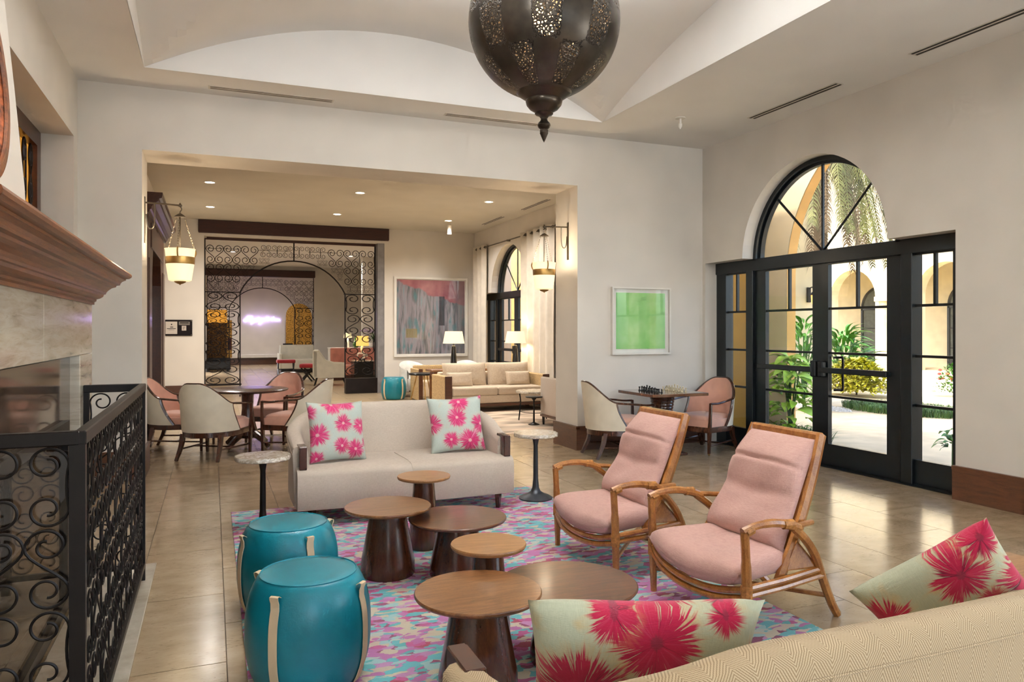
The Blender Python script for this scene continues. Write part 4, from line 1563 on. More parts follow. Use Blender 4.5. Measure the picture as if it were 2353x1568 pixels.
def man(kind):
    h = {'pawn': .045, 'rook': .05, 'knight': .058, 'bishop': .065, 'queen': .075, 'king': .085}[kind]
    p = [(0, 0), (.015, 0), (.015, .006), (.011, .01), (.0065, h * .35), (.006, h * .6), (.011, h * .64), (.007, h * .68)]
    if kind == 'pawn':
        p += [(.009, h * .78), (.0095, h * .87), (.007, h * .97), (0, h)]
    elif kind == 'rook':
        p += [(.010, h * .75), (.0115, h), (.007, h), (.007, h * .93), (0, h * .93)]
    elif kind == 'bishop':
        p += [(.010, h * .78), (.0095, h * .86), (.004, h * .97), (.003, h), (0, h)]
    elif kind == 'queen':
        p += [(.012, h * .92), (.009, h * .94), (.004, h), (0, h)]
    elif kind == 'king':
        p += [(.011, h * .88), (.008, h * .9), (.003, h * .92), (.003, h), (0, h)]
    else:
        p += [(.008, h * .72), (0, h * .74)]
    m = MB().lathe(p, 12, cap=False)
    if kind == 'knight':
        m.tube(spline([(0, 0, h * .6), (-.003, 0, h * .82), (.002, 0, h * .97), (.012, 0, h * .86)], 4), [.009, .009, .0085, .008, .008, .0078, .0076, .0074, .007, .0065, .006, .005, .004], 6)
    return m


ORDER = ['rook', 'knight', 'bishop', 'queen', 'king', 'bishop', 'knight', 'rook']
mesh_of = {}
FILE = ['nearest the viewer', 'second from the viewer', 'third from the viewer', 'fourth from the viewer', 'fifth from the viewer', 'sixth from the viewer', 'seventh from the viewer', 'farthest from the viewer']
for side, mt, cname in ((-1, ebony, 'black'), (1, boxw, 'ivory')):
    for i in range(8):
        for rnk, kd in ((0, ORDER[i]), (1, 'pawn')):
            if (cname, kd) not in mesh_of:
                mesh_of[(cname, kd)] = man(kd).mesh('chess_' + kd, mt)
            x = 5.08 + side * (.20 - rnk * .057)
            y = 7.64 - .2 + i * .057
            o = put('chess_' + kd, mesh_of[(cname, kd)], None, (x, y, .76), 0 if side < 0 else PI)
            tag(o, '%s chess %s on the games table, the %s %s' % (cname, kd, 'pawn' if kd == 'pawn' else 'back rank piece', FILE[i]), 'chess piece', cname + ' chess men')

# =================================================================== PENDANT
PZ = 3.335
pn = thing('pendant_lantern', 'huge round pierced bronze pendant lantern with a turned finial', 'pendant light', (1.83, 4.0, PZ))
RP = .45
prof = []
for i in range(4, 45):
    a = R(-90 + 180 * i / 48)
    prof.append((RP * math.cos(a) * (1 - .0 * i), RP * math.sin(a) * 1.0))
prof[0] = (.13, -RP * .955)
MB().lathe(prof, 72, cap=False).build('pierced_globe', pierced, pn, angle=60)
MB().lathe([(.16, -.40), (.168, -.408), (.166, -.418), (.15, -.432), (.115, -.455), (.108, -.462), (.11, -.47), (.104, -.492), (.085, -.515), (.06, -.53), (.052, -.537), (.055, -.543), (.05, -.55), (.03, -.557), (.02, -.572), (.022, -.585), (.036, -.60), (.04, -.612), (.034, -.626), (.022, -.636), (.026, -.645), (.024, -.652), (.026, -.658), (.02, -.672), (.008, -.70), (.0, -.715)], 40, cap=False).build('finial', bronze, pn, angle=40)
MB().lathe([(.11, .438), (.12, .445), (.09, .47), (.05, .5), (.02, .52), (.012, .54), (.012, 1.24)], 24).build('crown_and_rod', bronze, pn)
for (x, y, z) in ((-.12, -.06, -.0), (.05, -.14, -.04), (.1, .1, 0), (-.02, .02, .1)):
    b = MB().lathe([(0, -.045), (.014, -.04), (.022, -.015), (.02, .01), (.01, .04), (0, .05)], 12, (x, y, z), cap=False).build('bulb', bulb_m, pn)
lamp('pendant_glow', 'POINT', (0, 0, 0), 18, (1, .75, .45), parent=pn, shadow_soft_size=.08)
lamp('vault_fill_spot', 'SPOT', (0, 0, .50), 2300, (.92, .97, 1), rot=(PI, 0, 0), parent=pn, spot_size=R(158), spot_blend=.6, shadow_soft_size=.15)  # fill spot added above the globe to brighten vault and ceilings


# =================================================================== WALL LANTERNS
def lantern(label, loc, s):
    """bracket on the jamb face, arm along +x*s; loc is the wall point at arm height"""
    t = thing('wall_lantern', label, 'lantern', loc, 0, 'bracket lanterns of the wide opening')
    MB().box(-.006 if s > 0 else -.012, .012 if s > 0 else .006, -.018, .018, -.42, .06, .003).build('back_plate', nickel, t)
    MB().tube([(0, 0, 0), (s * .34, 0, -.01)], .009, 8).lathe([(0, -.02), (.018, -.012), (.02, 0), (.012, .012), (0, .03)], 10, (s * .34, 0, -.01), cap=False).build('arm', nickel, t)
    MB().tube(spline([(s * .10, 0, -.0), (s * .10, 0, -.16), (s * .085, 0, -.25), (s * .055, 0, -.27), (s * .03, 0, -.23), (s * .02, 0, -.12)], 5), .006, 6).build('brace', nickel, t)
    x = s * .34
    MB().tube(spline([(x, 0, -.02), (x + .015, 0, -.05), (x, 0, -.08), (x, 0, -.10)], 4), .006, 6).build('hook', nickel, t)
    MB().lathe([(0, -.09), (.02, -.1), (.055, -.125), (.06, -.135), (.03, -.135)], 16, (x, 0, 0)).build('canopy', nickel, t)
    MB().tube([(x, 0, -.13), (x, 0, -.5)], .007, 6).build('centre_rod', nickel, t)
    for k in range(3):
        a = 2 * PI * k / 3 + .4
        n = 12
        ch = MB()
        p0, p1 = Vector((x + .045 * math.cos(a), .045 * math.sin(a), -.135)), Vector((x + .15 * math.cos(a), .15 * math.sin(a), -.47))
        for i in range(n):
            q = p0.lerp(p1, (i + .5) / n)
            e = (p1 - p0) / n * .58
            side = Vector((-math.sin(a), math.cos(a), 0)) if i % 2 else (p1 - p0).cross(Vector((-math.sin(a), math.cos(a), 0))).normalized()
            ch.tube([q + e * math.cos(2 * PI * j / 8) * .62 + side * .006 * math.sin(2 * PI * j / 8) for j in range(8)], .0022, 4, closed=True)
        ch.build('chain', nickel, t)
        MB().tube(spline([(x + .15 * math.cos(a), .15 * math.sin(a), -.46), (x + .165 * math.cos(a), .165 * math.sin(a), -.5), (x + .15 * math.cos(a), .15 * math.sin(a), -.545), (x + .128 * math.cos(a), .128 * math.sin(a), -.56)], 3), .008, 6).build('ring_handle', brass, t)
    MB().lathe([(.152, -.47), (.148, -.475), (.138, -.57), (.136, -.64), (.112, -.80), (.09, -.81), (0, -.812)], 32, (x, 0, 0), cap=False).build('glass_bowl', lglass, t, angle=50)
    MB().lathe([(.143, -.555), (.146, -.56), (.142, -.625), (.138, -.63)], 32, (x, 0, 0), cap=False).build('pierced_band', brass, t)
    MB().lathe([(.06, -.808), (.055, -.822), (.03, -.835), (.012, -.84), (0, -.852)], 16, (x, 0, 0), cap=False).build('bottom_finial', brass, t)
    lamp('lantern_light', 'POINT', (x, 0, -.40), 5, (1, .82, .58), parent=t, shadow_soft_size=.06)


lantern('hanging glass lantern on a bracket at the left jamb of the wide opening', (OX0, 8.52, 2.83), 1)
lantern('hanging glass lantern on a bracket at the right jamb of the wide opening', (OX1, 8.52, 2.83), -1)


# =================================================================== DOWNLIGHTS
def downlight(x, y, label, group, energy=135, z=ZC):
    t = thing('ceiling_light', label, 'downlight', (x, y, z), 0, group)
    MB().lathe([(.075, .0), (.10, 0), (.102, -.006), (.075, -.006)], 28, cap=False).build('trim_ring', white_m, t)
    MB().lathe([(0, -.003), (.076, -.003)], 24, cap=False).build('lens', down_m, t)
    lamp('downlight_beam', 'SPOT', (0, 0, -.02), energy, (1, .96, .91), parent=t, spot_size=R(150), spot_blend=.9, shadow_soft_size=.07)


WHERE = {0: 'left', 1: 'middle', 2: 'right'}
for j, (y, rw) in enumerate(((13.16, 'near'), (15.76, 'far'))):
    for i, x in enumerate((-.04, 2.43, 4.87)):
        downlight(x, y, 'round recessed ceiling light in the next room, %s one of the %s row' % (WHERE[i], rw), 'recessed lights of the next room')
downlight(2.43, 10.5, 'round recessed ceiling light hidden just behind the wide opening', 'recessed lights of the next room', 90)
for y in (20.5, 24.5):
    for i, x in enumerate((.6, 4.2)):
        downlight(x, y, 'recessed ceiling light beyond the near iron screen, %s one of the %s pair' % (('left', 'right')[i], 'near' if y < 22 else 'far'), 'recessed lights beyond the screen', 80)
for i, x in enumerate((.8, 3.0)):
    downlight(x, 31.8, 'recessed ceiling light in front of the neon writing, %s one' % ('left', 'right')[i], 'recessed lights by the neon', 130)
# unseen downlights added behind the viewer as fill for the front room
for i, (x, y) in enumerate(((-.9, -1.5), (5.2, -1.5), (1.8, -2.2))):
    downlight(x, y, 'added fill downlight of the front room behind the viewer, %s one' % ('left', 'right', 'middle')[i], 'fill lights added behind the viewer', 25)
# unseen fill spots added behind the viewer to brighten the upper back wall
for k, (px, py, tx, tz, w) in enumerate(((-.95, .1, 2.6, 3.3, 165), (5.2, .1, 3.4, 3.2, 165))):
    t = thing('fill_washer', 'unseen fill spot added behind the viewer, %s' % ('left one', 'right one')[k], 'spotlight', (px, py, ZC))
    MB().lathe([(.045, 0), (.05, -.02), (.05, -.14), (.04, -.15)], 16).build('body', white_m, t)
    dv = Vector((tx - px, YB - py, tz - ZC + .2))
    lamp('fill_washer_beam', 'SPOT', (0, .08, -.2), w, (.9, .96, 1), rot=dv.to_track_quat('-Z', 'Y').to_euler(), parent=t, spot_size=R(62), spot_blend=1, shadow_soft_size=.35)
grillz = [(.3, 'left'), (1.75, 'middle'), (3.2, 'right')]
for x, w in grillz:
    grille(x - .45, x + .45, 23.6, 23.75, 'slot air grille beyond the near iron screen, %s one of three' % w)

# =================================================================== ART
def picture(name, label, x0, x1, y, z0, z1, fw, matw, art, frame_m, depth=.04):
    t = thing(name, label, 'picture', ((x0 + x1) / 2, y, (z0 + z1) / 2))
    w, h = (x1 - x0) / 2, (z1 - z0) / 2
    f = MB()
    f.box(-w, -w + fw, -depth, 0, -h, h).box(w - fw, w, -depth, 0, -h, h).box(-w + fw, w - fw, -depth, 0, h - fw, h).box(-w + fw, w - fw, -depth, 0, -h, -h + fw)
    f.build('frame', frame_m, t, smooth=False)
    MB().box(-w + fw, w - fw, -.012, -.008, -h + fw, h - fw).build('mat_board', mat_board, t, smooth=False)
    q = fw + matw
    MB().box(-w + q, w - q, -.016, -.012, -h + q, h - q).build('print', art, t, smooth=False)
    MB().box(-w + fw, w - fw, -.026, -.023, -h + fw, h - fw).build('glazing', glass_pic, t, smooth=False)


picture('framed_print', 'pale green abstract print in a white box frame beside the chess table', 4.715, 5.595, YB, 1.19, 2.06, .022, .05, green_art, white_m, .05)
picture('framed_painting', 'large grey and rose abstract painting on the far wall', 4.07, 5.94, YF, .86, 2.81, .05, .02, paint_art, white_m, .05)

# plaque on the far wall, left of the iron screen
pl = thing('wall_plaque', 'dark plaque holding a white card and small signs on the far wall', 'plaque', (-.71, YF, 1.56))
MB().box(-.30, .30, -.02, 0, -.175, .175, .004).build('board', plain('plaque_black', '170E10', .6, var=.1, spec=.2), pl)
cardm = plain('card_stock', 'C9BDB1', .6, var=.02)
inkm = plain('ink', '2A211C', .7)
MB().box(-.23, .0, -.026, -.02, -.135, .135).build('card', cardm, pl, smooth=False)
MB().box(-.125, -.1, -.028, -.026, .06, .085).build('emblem', inkm, pl, smooth=False)


for x0, x1, z0, z1 in ((-.14, -.08, .008, .024), (-.205, -.028, -.026, -.012), (-.17, -.06, -.05, -.045)):
    MB().box(x0, x1, -.028, -.026, z0, z1).build('text_line', inkm, pl, smooth=False)
MB().box(.03, .25, -.026, -.02, .06, .135).build('sign_strip', plain('pewter_strip', '7E756C', .4, .4), pl, smooth=False)
MB().box(.055, .225, -.028, -.026, .098, .118).build('text_line', inkm, pl, smooth=False)
MB().box(.09, .18, -.026, -.02, -.06, .045).build('small_card', cardm, pl, smooth=False)
for k in range(3):
    MB().box(.11, .16 - .012 * k, -.028, -.026, .012 - .022 * k, .02 - .022 * k).build('text_line', inkm, pl, smooth=False)
for x in (-.28, .28):
    for z in (-.155, .155):
        MB().lathe([(.012, 0), (.012, .008), (0, .01)], 10).xf(Matrix.Rotation(R(90), 4, 'X')).build('stud', nickel, pl, (x, -.02, z))

# =================================================================== WOODEN PORTAL ON THE LEFT WALL OF THE NEXT ROOM
pt = thing('wood_portal', 'dark wooden arched bookcase front with a heavy cornice on the left of the next room', 'cabinet', (-.938, 12.2, 0))
b = MB()
ARP = arc(0, 2.05, .95, 0, 180, 18)
b.columns([(-1.65, .0, 3.05), (-.95, 0, 3.05)] + [(u, max(z, 2.05), 3.05) for u, z in reversed(ARP)] + [(.95, 0, 3.05), (1.65, 0, 3.05)], lambda u, z, d: (d, u, z), .17, .01)
b.build('arched_front', mahog, pt, angle=30)
MB().box(.01, .03, -.95, .95, 0, 3.0).build('back_panel', mahog, pt, smooth=False)
for y in (-1.42, 1.42):
    MB().box(.15, .21, y - .23, y + .23, 0, .38, .006).build('plinth_block', mahog, pt)
    MB().box(.165, .185, y - .17, y + .17, .48, 2.45, .006).build('pilaster_panel', mahog, pt)
MB().box(.165, .185, -1.2, 1.2, 2.62, 2.95, .006).build('frieze_panel', mahog, pt)
cn = MB()
cp = [(.17, 3.0), (.19, 3.0), (.2, 3.03), (.22, 3.05), (.22, 3.07), (.25, 3.11), (.30, 3.15), (.31, 3.18), (.34, 3.19), (.35, 3.23), (.35, 3.26), (.0, 3.26)]
cn.prism(cp, lambda a, z, q: (a, q, z), -1.82, 1.82)
cn.build('cornice', mahog, pt, smooth=False)

# =================================================================== CURTAINS AND ROD
rodz = 3.5
rd = thing('curtain_rod', 'long metal curtain rod over the arched window of the next room', 'curtain rod', (XR - .075, 15.0, rodz))
MB().tube([(0, -2.5, 0), (0, 2.45, 0)], .014, 8).build('rod', nickel, rd)
for y in (-2.3, 0.2, 2.2):
    MB().box(-.01, .074, y - .01, y + .01, -.02, .02).build('bracket', nickel, rd, smooth=False)


def curtain(label, y0, y1, waves):
    t = thing('curtain', label, 'curtain', (XR - .075, (y0 + y1) / 2, 0), 0, 'white drapes of the next room')
    w = (y1 - y0) / 2
    def pt_(u, v):
        z = .02 + (rodz + .06 - .02) * v
        k = 1 - .12 * math.sin(PI * min(1, v * 1.1)) * (1 - v)
        return ((.042 * math.sin(u * waves * 2 * PI) * (1 + .2 * (1 - v))), (2 * u - 1) * w * k, z)
    m = MB()
    m.grid(pt_, 16 * waves + 1, 10)
    o = m.build('drape', curt_m, t, angle=80)
    so = o.modifiers.new('thick', 'SOLIDIFY')
    so.thickness = .004
    for i in range(waves * 2):
        u = (i + .5) / (waves * 2)
        MB().lathe([(.018, -.003), (.03, -.003), (.03, .003), (.018, .003)], 14, cap=False).xf(Matrix.Rotation(R(90), 4, 'X')).build('grommet', nickel, t, (0, (2 * u - 1) * w, rodz))


curtain('white curtain nearer the painting at the far side of the window', 16.55, 17.45, 3)
curtain('white curtain beside the right lantern at the near side of the window', 12.75, 14.4, 5)

# =================================================================== SECOND ROOM FURNITURE
drum('small teal drum stool in the next room beside the iron screen', (3.68, 15.95, 0), R(-60), 1.05, 4)


def side_table(label, loc):
    t = thing('side_table', label, 'table', loc)
    MB().lathe([(0, .60), (.27, .60), (.28, .61), (.28, .63), (.27, .64), (0, .64)], 40, cap=False).build('table_top', ebony, t, angle=40)
    for k in range(3):
        a = 2 * PI * k / 3 + .5
        MB().tube([(.12 * math.cos(a), .12 * math.sin(a), .6), (.27 * math.cos(a), .27 * math.sin(a), 0)], .012, 6).build('leg', brass, t)
    return t


side_table('round dark side table on slanted brass legs at the end of the far sofa', (3.95, 14.55, 0))

# rug of the next room
tag(MB().box(3.3, 6.0, 9.9, 14.6, -.001, .008).build('area_rug', plain('faded_rug', 'C9B49E', .95, var=.25, scale=1.5, stretch=(1, 3, 1), kind='World')), 'faded peach and blue rug under the far sofa of the next room', 'rug')


def box_sofa(label, loc, w, d):
    """local front is -y"""
    t = thing('sofa', label, 'sofa', loc)
    MB().box(-w / 2, w / 2, 0, d, .10, .15, .005).build('plinth', base_m, t)
    MB().box(-w / 2 + .1, w / 2 - .1, .02, d - .12, .15, .30, .02).build('seat_base', linen2, t)
    for s in (-1, 1):
        x = s * (w / 2 - .06)
        MB().box(x - .06, x + .06, .02, d, .12, .66, .012).build('arm', plain('woven_side', 'B79A6E', .8, var=.15, scale=60, bump=.4, bscale=120), t)
        MB().box(x - .065, x + .065, -.01, .025, .10, .665, .005).build('arm_face', base_m, t)
    MB().box(-w / 2 + .1, w / 2 - .1, d - .16, d, .15, .70, .03).build('back_rest', linen2, t)
    n = 2
    cw = (w - .26) / n
    for i in range(n):
        x0 = -w / 2 + .13 + i * cw
        MB().box(x0 + .003, x0 + cw - .003, .0, d - .2, .30, .45, .035).build('seat_cushion', linen2, t)
        o = puff(cw * .98, .48, .2, 20, .03, .03, i).build('back_cushion', linen2, t, (x0 + cw / 2, d - .24, .64))
        o.rotation_euler = (R(80), 0, 0)
    for i, x in enumerate((-w / 2 + .42, w / 2 - .45)):
        o = puff(.5, .28, .15, 20, .03, .03, i + 5).build('lumbar_cushion', linen2, t, (x, d - .44, .57))
        o.rotation_euler = (R(74), 0, 0)
    for s in (-1, 1):
        for y in (.08, d - .08):
            MB().box(s * (w / 2 - .1) - .03, s * (w / 2 - .1) + .03, y - .03, y + .03, 0, .10).build('leg', ebony, t, smooth=False)
    return t


box_sofa('long cream sofa with brown arm fronts in the next room', (4.9, 12.72, .008), 2.05, .9)

# woven sided armchair behind the side table
t = thing('armchair', 'woven sided armchair behind the small dark side table', 'armchair', (4.4, 15.45, 0))
MB().box(-.33, .33, -.35, .35, .10, .42, .02).build('seat', linen2, t)
wv = plain('woven_panel', 'B99C70', .85, var=.2, scale=70, bump=.5, bscale=140)
MB().box(-.38, -.31, -.36, .38, .02, .68, .01).build('arm', wv, t)
MB().box(.31, .38, -.36, .38, .02, .68, .01).build('arm', wv, t)
MB().box(-.33, .33, .27, .38, .3, .74, .03).build('back', wv, t)
MB().box(-.385, -.305, -.385, -.355, .0, .69).build('arm_face', base_m, t, smooth=False)
MB().box(.305, .385, -.385, -.355, .0, .69).build('arm_face', base_m, t, smooth=False)

# console with lamps and books
t = thing('console_table', 'long wooden console table standing behind the far sofa', 'console', (5.0, 13.95, 0))
MB().box(-1.1, .9, -.2, .2, .70, .745, .006).build('table_top', walnut, t)
MB().box(-1.02, .84, -.16, .16, .60, .70).build('apron', walnut, t, smooth=False)
for x in (-1.0, .82):
    for y in (-.15, .15):
        MB().box(x - .03, x + .03, y - .03, y + .03, 0, .62).build('leg', walnut, t, smooth=False)


def table_lamp(label, loc, sh=shade_m, body=ebony, s=1.0):
    t = thing('table_lamp', label, 'lamp', loc, 0)
    MB().lathe([(.075 * s, 0), (.075 * s, .02 * s), (.07 * s, .03 * s), (.04 * s, .42 * s), (.035 * s, .45 * s), (.012 * s, .46 * s), (.012 * s, .54 * s)], 20).build('lamp_base', body, t)
    MB().lathe([(.215 * s, .50 * s), (.17 * s, .74 * s), (.165 * s, .74 * s), (.21 * s, .50 * s)], 32, cap=False).build('lamp_shade', sh, t, angle=50)
    lamp('lamp_light', 'POINT', (0, 0, .62 * s), 6, (1, .85, .62), parent=t, shadow_soft_size=.05)
    return t


table_lamp('tall dark table lamp with a cream shade in front of the painting', (4.42, 13.95, .745))
table_lamp('tall dark table lamp with a cream shade in front of the arched window', (5.74, 13.95, .745))
for i, (x, w, h, c, lb) in enumerate(((5.2, .32, .05, 'B9A084', 'tan book lying on the console between the lamps'), (5.22, .28, .04, 'CDBB9C', 'pale book stacked on the tan book on the console'), (4.8, .2, .04, 'A08868', 'small brown book on the console beside the stack'))):
    o = thing('book', lb, 'book', (x, 13.9, .745 + (.05 if i == 1 else 0)), R(6 * i - 4), 'books on the console')
    MB().box(-w / 2, w / 2, -.11, .11, .004, h - .004).build('pages', mat_board, o, smooth=False)
    MB().box(-w / 2 - .003, w / 2 + .003, -.115, .113, 0, .004).box(-w / 2 - .003, w / 2 + .003, -.115, .113, h - .004, h).box(-w / 2 - .003, -w / 2, -.115, .113, 0, h).build('cover', plain('book_cover_%d' % i, c, .6), o, smooth=False)


def tub_chair(label, loc, rz):
    t = thing('tub_chair', label, 'armchair', loc, rz, 'white tub chairs')
    m = MB()
    def pt_(u, v):
        p = R(-115 + 230 * u)
        z1 = .62 + .18 * math.cos(p * .75) ** 2
        q = v * 2
        off = 0 if q <= 1 else -.09
        z = .12 + (z1 - .12) * (q if q <= 1 else 2 - q)
        return ((.37 + off) * math.sin(p), -(.36 + off) * math.cos(p), z)
    m.grid(pt_, 25, 13)
    m.build('shell', white_p, t, angle=60)
    MB().lathe([(.0, .15), (.28, .15), (.3, .2), (.3, .38), (.27, .42), (0, .43)], 28, cap=False).build('seat', white_p, t, angle=50)
    for k in range(4):
        a = PI / 4 + k * PI / 2
        MB().tube([(.22 * math.cos(a), .22 * math.sin(a), .16), (.25 * math.cos(a), .25 * math.sin(a), 0)], .015, 6).build('leg', ebony, t)
    return t


tc = tub_chair('white tub chair under the left part of the painting', (4.30, 16.45, 0), R(200))
dup(tc, (5.45, 16.3, 0), R(160), 'white tub chair between the two table lamps')

# nested coffee tables with thin iron legs, and the armchair cut by the right pier
t = thing('coffee_table', 'round stone topped coffee table on thin iron legs in the next room', 'table', (4.98, 11.2, .008))
MB().lathe([(0, .46), (.33, .46), (.34, .47), (.34, .49), (.33, .5), (0, .5)], 40, cap=False).build('table_top', marble_t, t, angle=40)
for k in range(3):
    a = 2 * PI * k / 3 + 2.6
    MB().tube(spline([(.28 * math.cos(a), .28 * math.sin(a), .46), (.26 * math.cos(a), .26 * math.sin(a), .3), (.29 * math.cos(a), .29 * math.sin(a), 0)], 3), .011, 6).build('leg', iron, t)
MB().tube([(.26 * math.cos(a), .26 * math.sin(a), .15) for a in [2 * PI * i / 24 for i in range(24)]], .006, 5, closed=True).build('ring_stretcher', iron, t)
t = thing('coffee_table', 'little iron side table standing in front of the stone topped one', 'table', (4.72, 10.7, .008))
MB().lathe([(0, .43), (.13, .43), (.14, .445), (.13, .45), (0, .45)], 28, cap=False).build('table_top', iron, t, angle=40)
MB().lathe([(.09, 0), (.09, .01), (.015, .04), (.012, .38), (.05, .43)], 14).build('stem', iron, t)
t = thing('armchair', 'oat armchair half hidden behind the right pier', 'armchair', (5.2, 10.33, .008), R(0))
MB().box(-.30, .42, -.34, .34, .16, .42, .03).build('seat', linen, t)
MB().box(-.36, -.29, -.40, .40, .16, .76, .03).build('side', linen, t)
MB().box(-.30, .44, -.42, -.33, .16, .76, .03).build('side', linen, t)
MB().box(-.36, .44, -.42, .40, .13, .165).build('frame', base_m, t, smooth=False)
for x in (-.32, .4):
    for y in (-.37, .35):
        MB().lathe([(.018, 0), (.028, .13)], 4, (x, y, 0)).build('leg', ebony, t, smooth=False)

# wooden side table at the right end of the herringbone loveseat
t = thing('side_table', 'wooden side table top peeking out right of the herringbone loveseat', 'table', (2.8, 1.8, 0))
MB().box(-.2, .25, -.22, .26, .55, .585, .005).build('table_top', oak_top, t)
for x in (-.17, .22):
    for y in (-.19, .23):
        MB().box(x - .02, x + .02, y - .02, y + .02, 0, .55).build('leg', chairwood, t, smooth=False)

# =================================================================== BEYOND THE NEAR SCREEN
t = thing('lounge_armchair', 'pale armchair seen from the side just beyond the near iron screen', 'armchair', (3.0, 20.75, 0), R(-100))
m = MB()
m.prism([(-.4, .22), (.42, .22), (.42, .60), (.1, .62), (-.12, .68), (-.3, .95), (-.42, .95)], lambda a, z, q: (q, a, z), -.36, -.28)
m.prism([(-.4, .22), (.42, .22), (.42, .60), (.1, .62), (-.12, .68), (-.3, .95), (-.42, .95)], lambda a, z, q: (q, a, z), .28, .36)
m.build('arm', cream_l, t, smooth=False)
MB().box(-.28, .28, -.3, .4, .22, .45, .03).build('seat', cream_l, t)
MB().box(-.36, .36, -.44, -.3, .22, .97, .03).build('back', cream_l, t)
for x in (-.28, .28):
    MB().tube([(x, .34, .22), (x, .44, 0)], .018, 6).build('leg', ebony, t)
    MB().tube([(x, -.34, .22), (x, -.40, 0)], .018, 6).build('leg', ebony, t)


def red_stool(label, loc, rz):
    t = thing('red_stool', label, 'stool', loc, rz, 'red topped stools')
    MB().box(-.3, .3, -.2, .2, .40, .52, .035).build('seat', redv, t)
    for s in (-1, 1):
        MB().tube([(s * .25, -.15, .4), (s * .25, .17, 0)], .024, 4).tube([(s * .25, .15, .4), (s * .25, -.17, 0)], .024, 4).build('crossed_legs', ebony, t, smooth=False)
    MB().box(-.25, .25, -.012, .012, .18, .21).build('stretcher', ebony, t, smooth=False)
    return t


rs = red_stool('red topped crossed leg stool in front of the pale settee', (2.3, 26.0, 0), 0)
dup(rs, (2.62, 22.6, 0), R(75), 'red topped crossed leg stool beside the pale armchair')
t = thing('settee', 'pale green settee beyond the red stool under the neon wall', 'sofa', (2.95, 27.6, 0))
MB().box(-.7, .5, -.4, .4, .12, .48, .04).build('seat', cream_l, t)
MB().box(-.7, .5, .25, .45, .3, .98, .04).build('back', cream_l, t)
MB().box(-.78, -.66, -.4, .4, .12, .68, .03).build('arm', cream_l, t)
MB().box(.45, .57, -.4, .4, .12, .68, .03).build('arm', cream_l, t)
MB().box(-.7, .5, -.35, .4, 0, .12).build('plinth', ebony, t, smooth=False)
t = thing('banquette', 'long coral sofa with a tall back beyond the pale armchair', 'sofa', (4.3, 22.6, 0))
MB().box(-.95, 1.2, -.1, .5, .14, .46, .04).build('seat', pink_s, t)
MB().box(-.95, 1.2, .38, .55, .14, .97, .04).build('back', pink_s, t)
MB().box(-.97, 1.22, -.08, .5, 0, .14).build('plinth', mahog_x, t, smooth=False)
t = thing('sideboard', 'low sideboard behind the coral sofa carrying the lamp and orchid', 'sideboard', (4.6, 23.7, 0))
MB().box(-1.2, 1.4, -.22, .22, 0, .93, .01).build('body', white_p, t)
MB().box(-1.22, 1.42, -.24, .24, .93, .96, .005).build('top', white_p, t)
table_lamp('square shaded cream lamp behind the coral sofa', (3.98, 23.65, .96), shade_m, white_p, .62)
t = thing('pineapple_ornament', 'small green pineapple ornament beside the cream lamp', 'ornament', (4.22, 23.55, .96))
MB().lathe([(.05, 0), (.09, .04), (.1, .12), (.07, .2), (.02, .24)], 14).build('body', leaf_d, t)
MB().lathe([(.03, .22), (.05, .26), (.0, .36)], 8, cap=False).build('leaf_tuft', leaf_m, t)
t = thing('orchid', 'violet orchid with dark strap leaves in a white bowl on the sideboard', 'potted plant', (4.85, 23.6, .96))
MB().lathe([(.1, 0), (.2, .03), (.22, .14), (.2, .15), (.1, .13)], 24, cap=False).build('bowl', white_p, t)
for k in range(12):
    a = k * 2.4
    MB().tube(spline([(0, 0, .13), (.14 * math.cos(a), .14 * math.sin(a), .25 + .05 * (k % 3)), (.36 * math.cos(a), .3 * math.sin(a), .33 + .1 * (k % 4) - .1)], 4), [.01, .02, .025, .028, .028, .024, .02, .012, .004], 5, ry=.004).build('leaf', leaf_d, t)
orch = plain('orchid_petal', '9C5FC0', .6)
for k in range(3):
    st = spline([(0, 0, .15), (-.05 - .05 * k, 0, .45), (-.22 - .13 * k, .0, .62 - .04 * k)], 5)
    MB().tube(st, .005, 5).build('stem', leaf_m, t)
    for q in st[6:]:
        MB().lathe([(0, -.01), (.05, 0), (0, .012)], 5, (q.x, q.y - .02, q.z), cap=False).build('blossom', orch, t, smooth=False)
# picture behind
picture('framed_print', 'faint pale drawing in a thin frame behind the orchid', 5.0, 6.4, 24.5, 1.3, 2.75, .03, .05, plain('pale_drawing', 'D9C4AE', .7, var=.08, scale=4, stretch=(1, 1, 4)), white_m)
struct('wall_third_picture', MB().box(4.6, 7.0, 24.5, 24.7, 0, ZC).build('wall_third_picture', plaster, smooth=False))
# black marble stand with the figured lamp, right behind the screen
t = thing('marble_stand', 'black marble cube stand behind the right foot of the near screen', 'stand', (4.0, 21.3, 0))
MB().box(-.28, .28, -.28, .28, .0, .62, .008).build('cube', black_st, t)
MB().box(-.29, .29, -.29, .29, .62, .64).build('pale_edge', marble_t, t, smooth=False)
t = thing('table_lamp', 'white branching lamp with an amber shade on the black marble stand', 'lamp', (4.0, 21.3, .64))
MB().lathe([(.08, 0), (.08, .03), (.05, .05)], 16).build('foot', ebony, t)
m = MB()
m.tube(spline([(0, 0, .05), (.06, 0, .15), (-.03, 0, .3), (.01, 0, .46)], 5), .03, 8)
m.tube(spline([(.02, 0, .12), (.12, 0, .18), (.13, 0, .1)], 4), .022, 6)
m.tube(spline([(0, 0, .2), (-.12, 0, .2), (-.15, 0, .1)], 4), .022, 6)
m.build('coral_body', white_p, t)
MB().lathe([(.18, .42), (.17, .70), (.165, .70), (.175, .42)], 28, cap=False).build('lamp_shade', shade_y, t)
lamp('lamp_light', 'POINT', (0, 0, .56), 5, (1, .75, .4), parent=t, shadow_soft_size=.05)

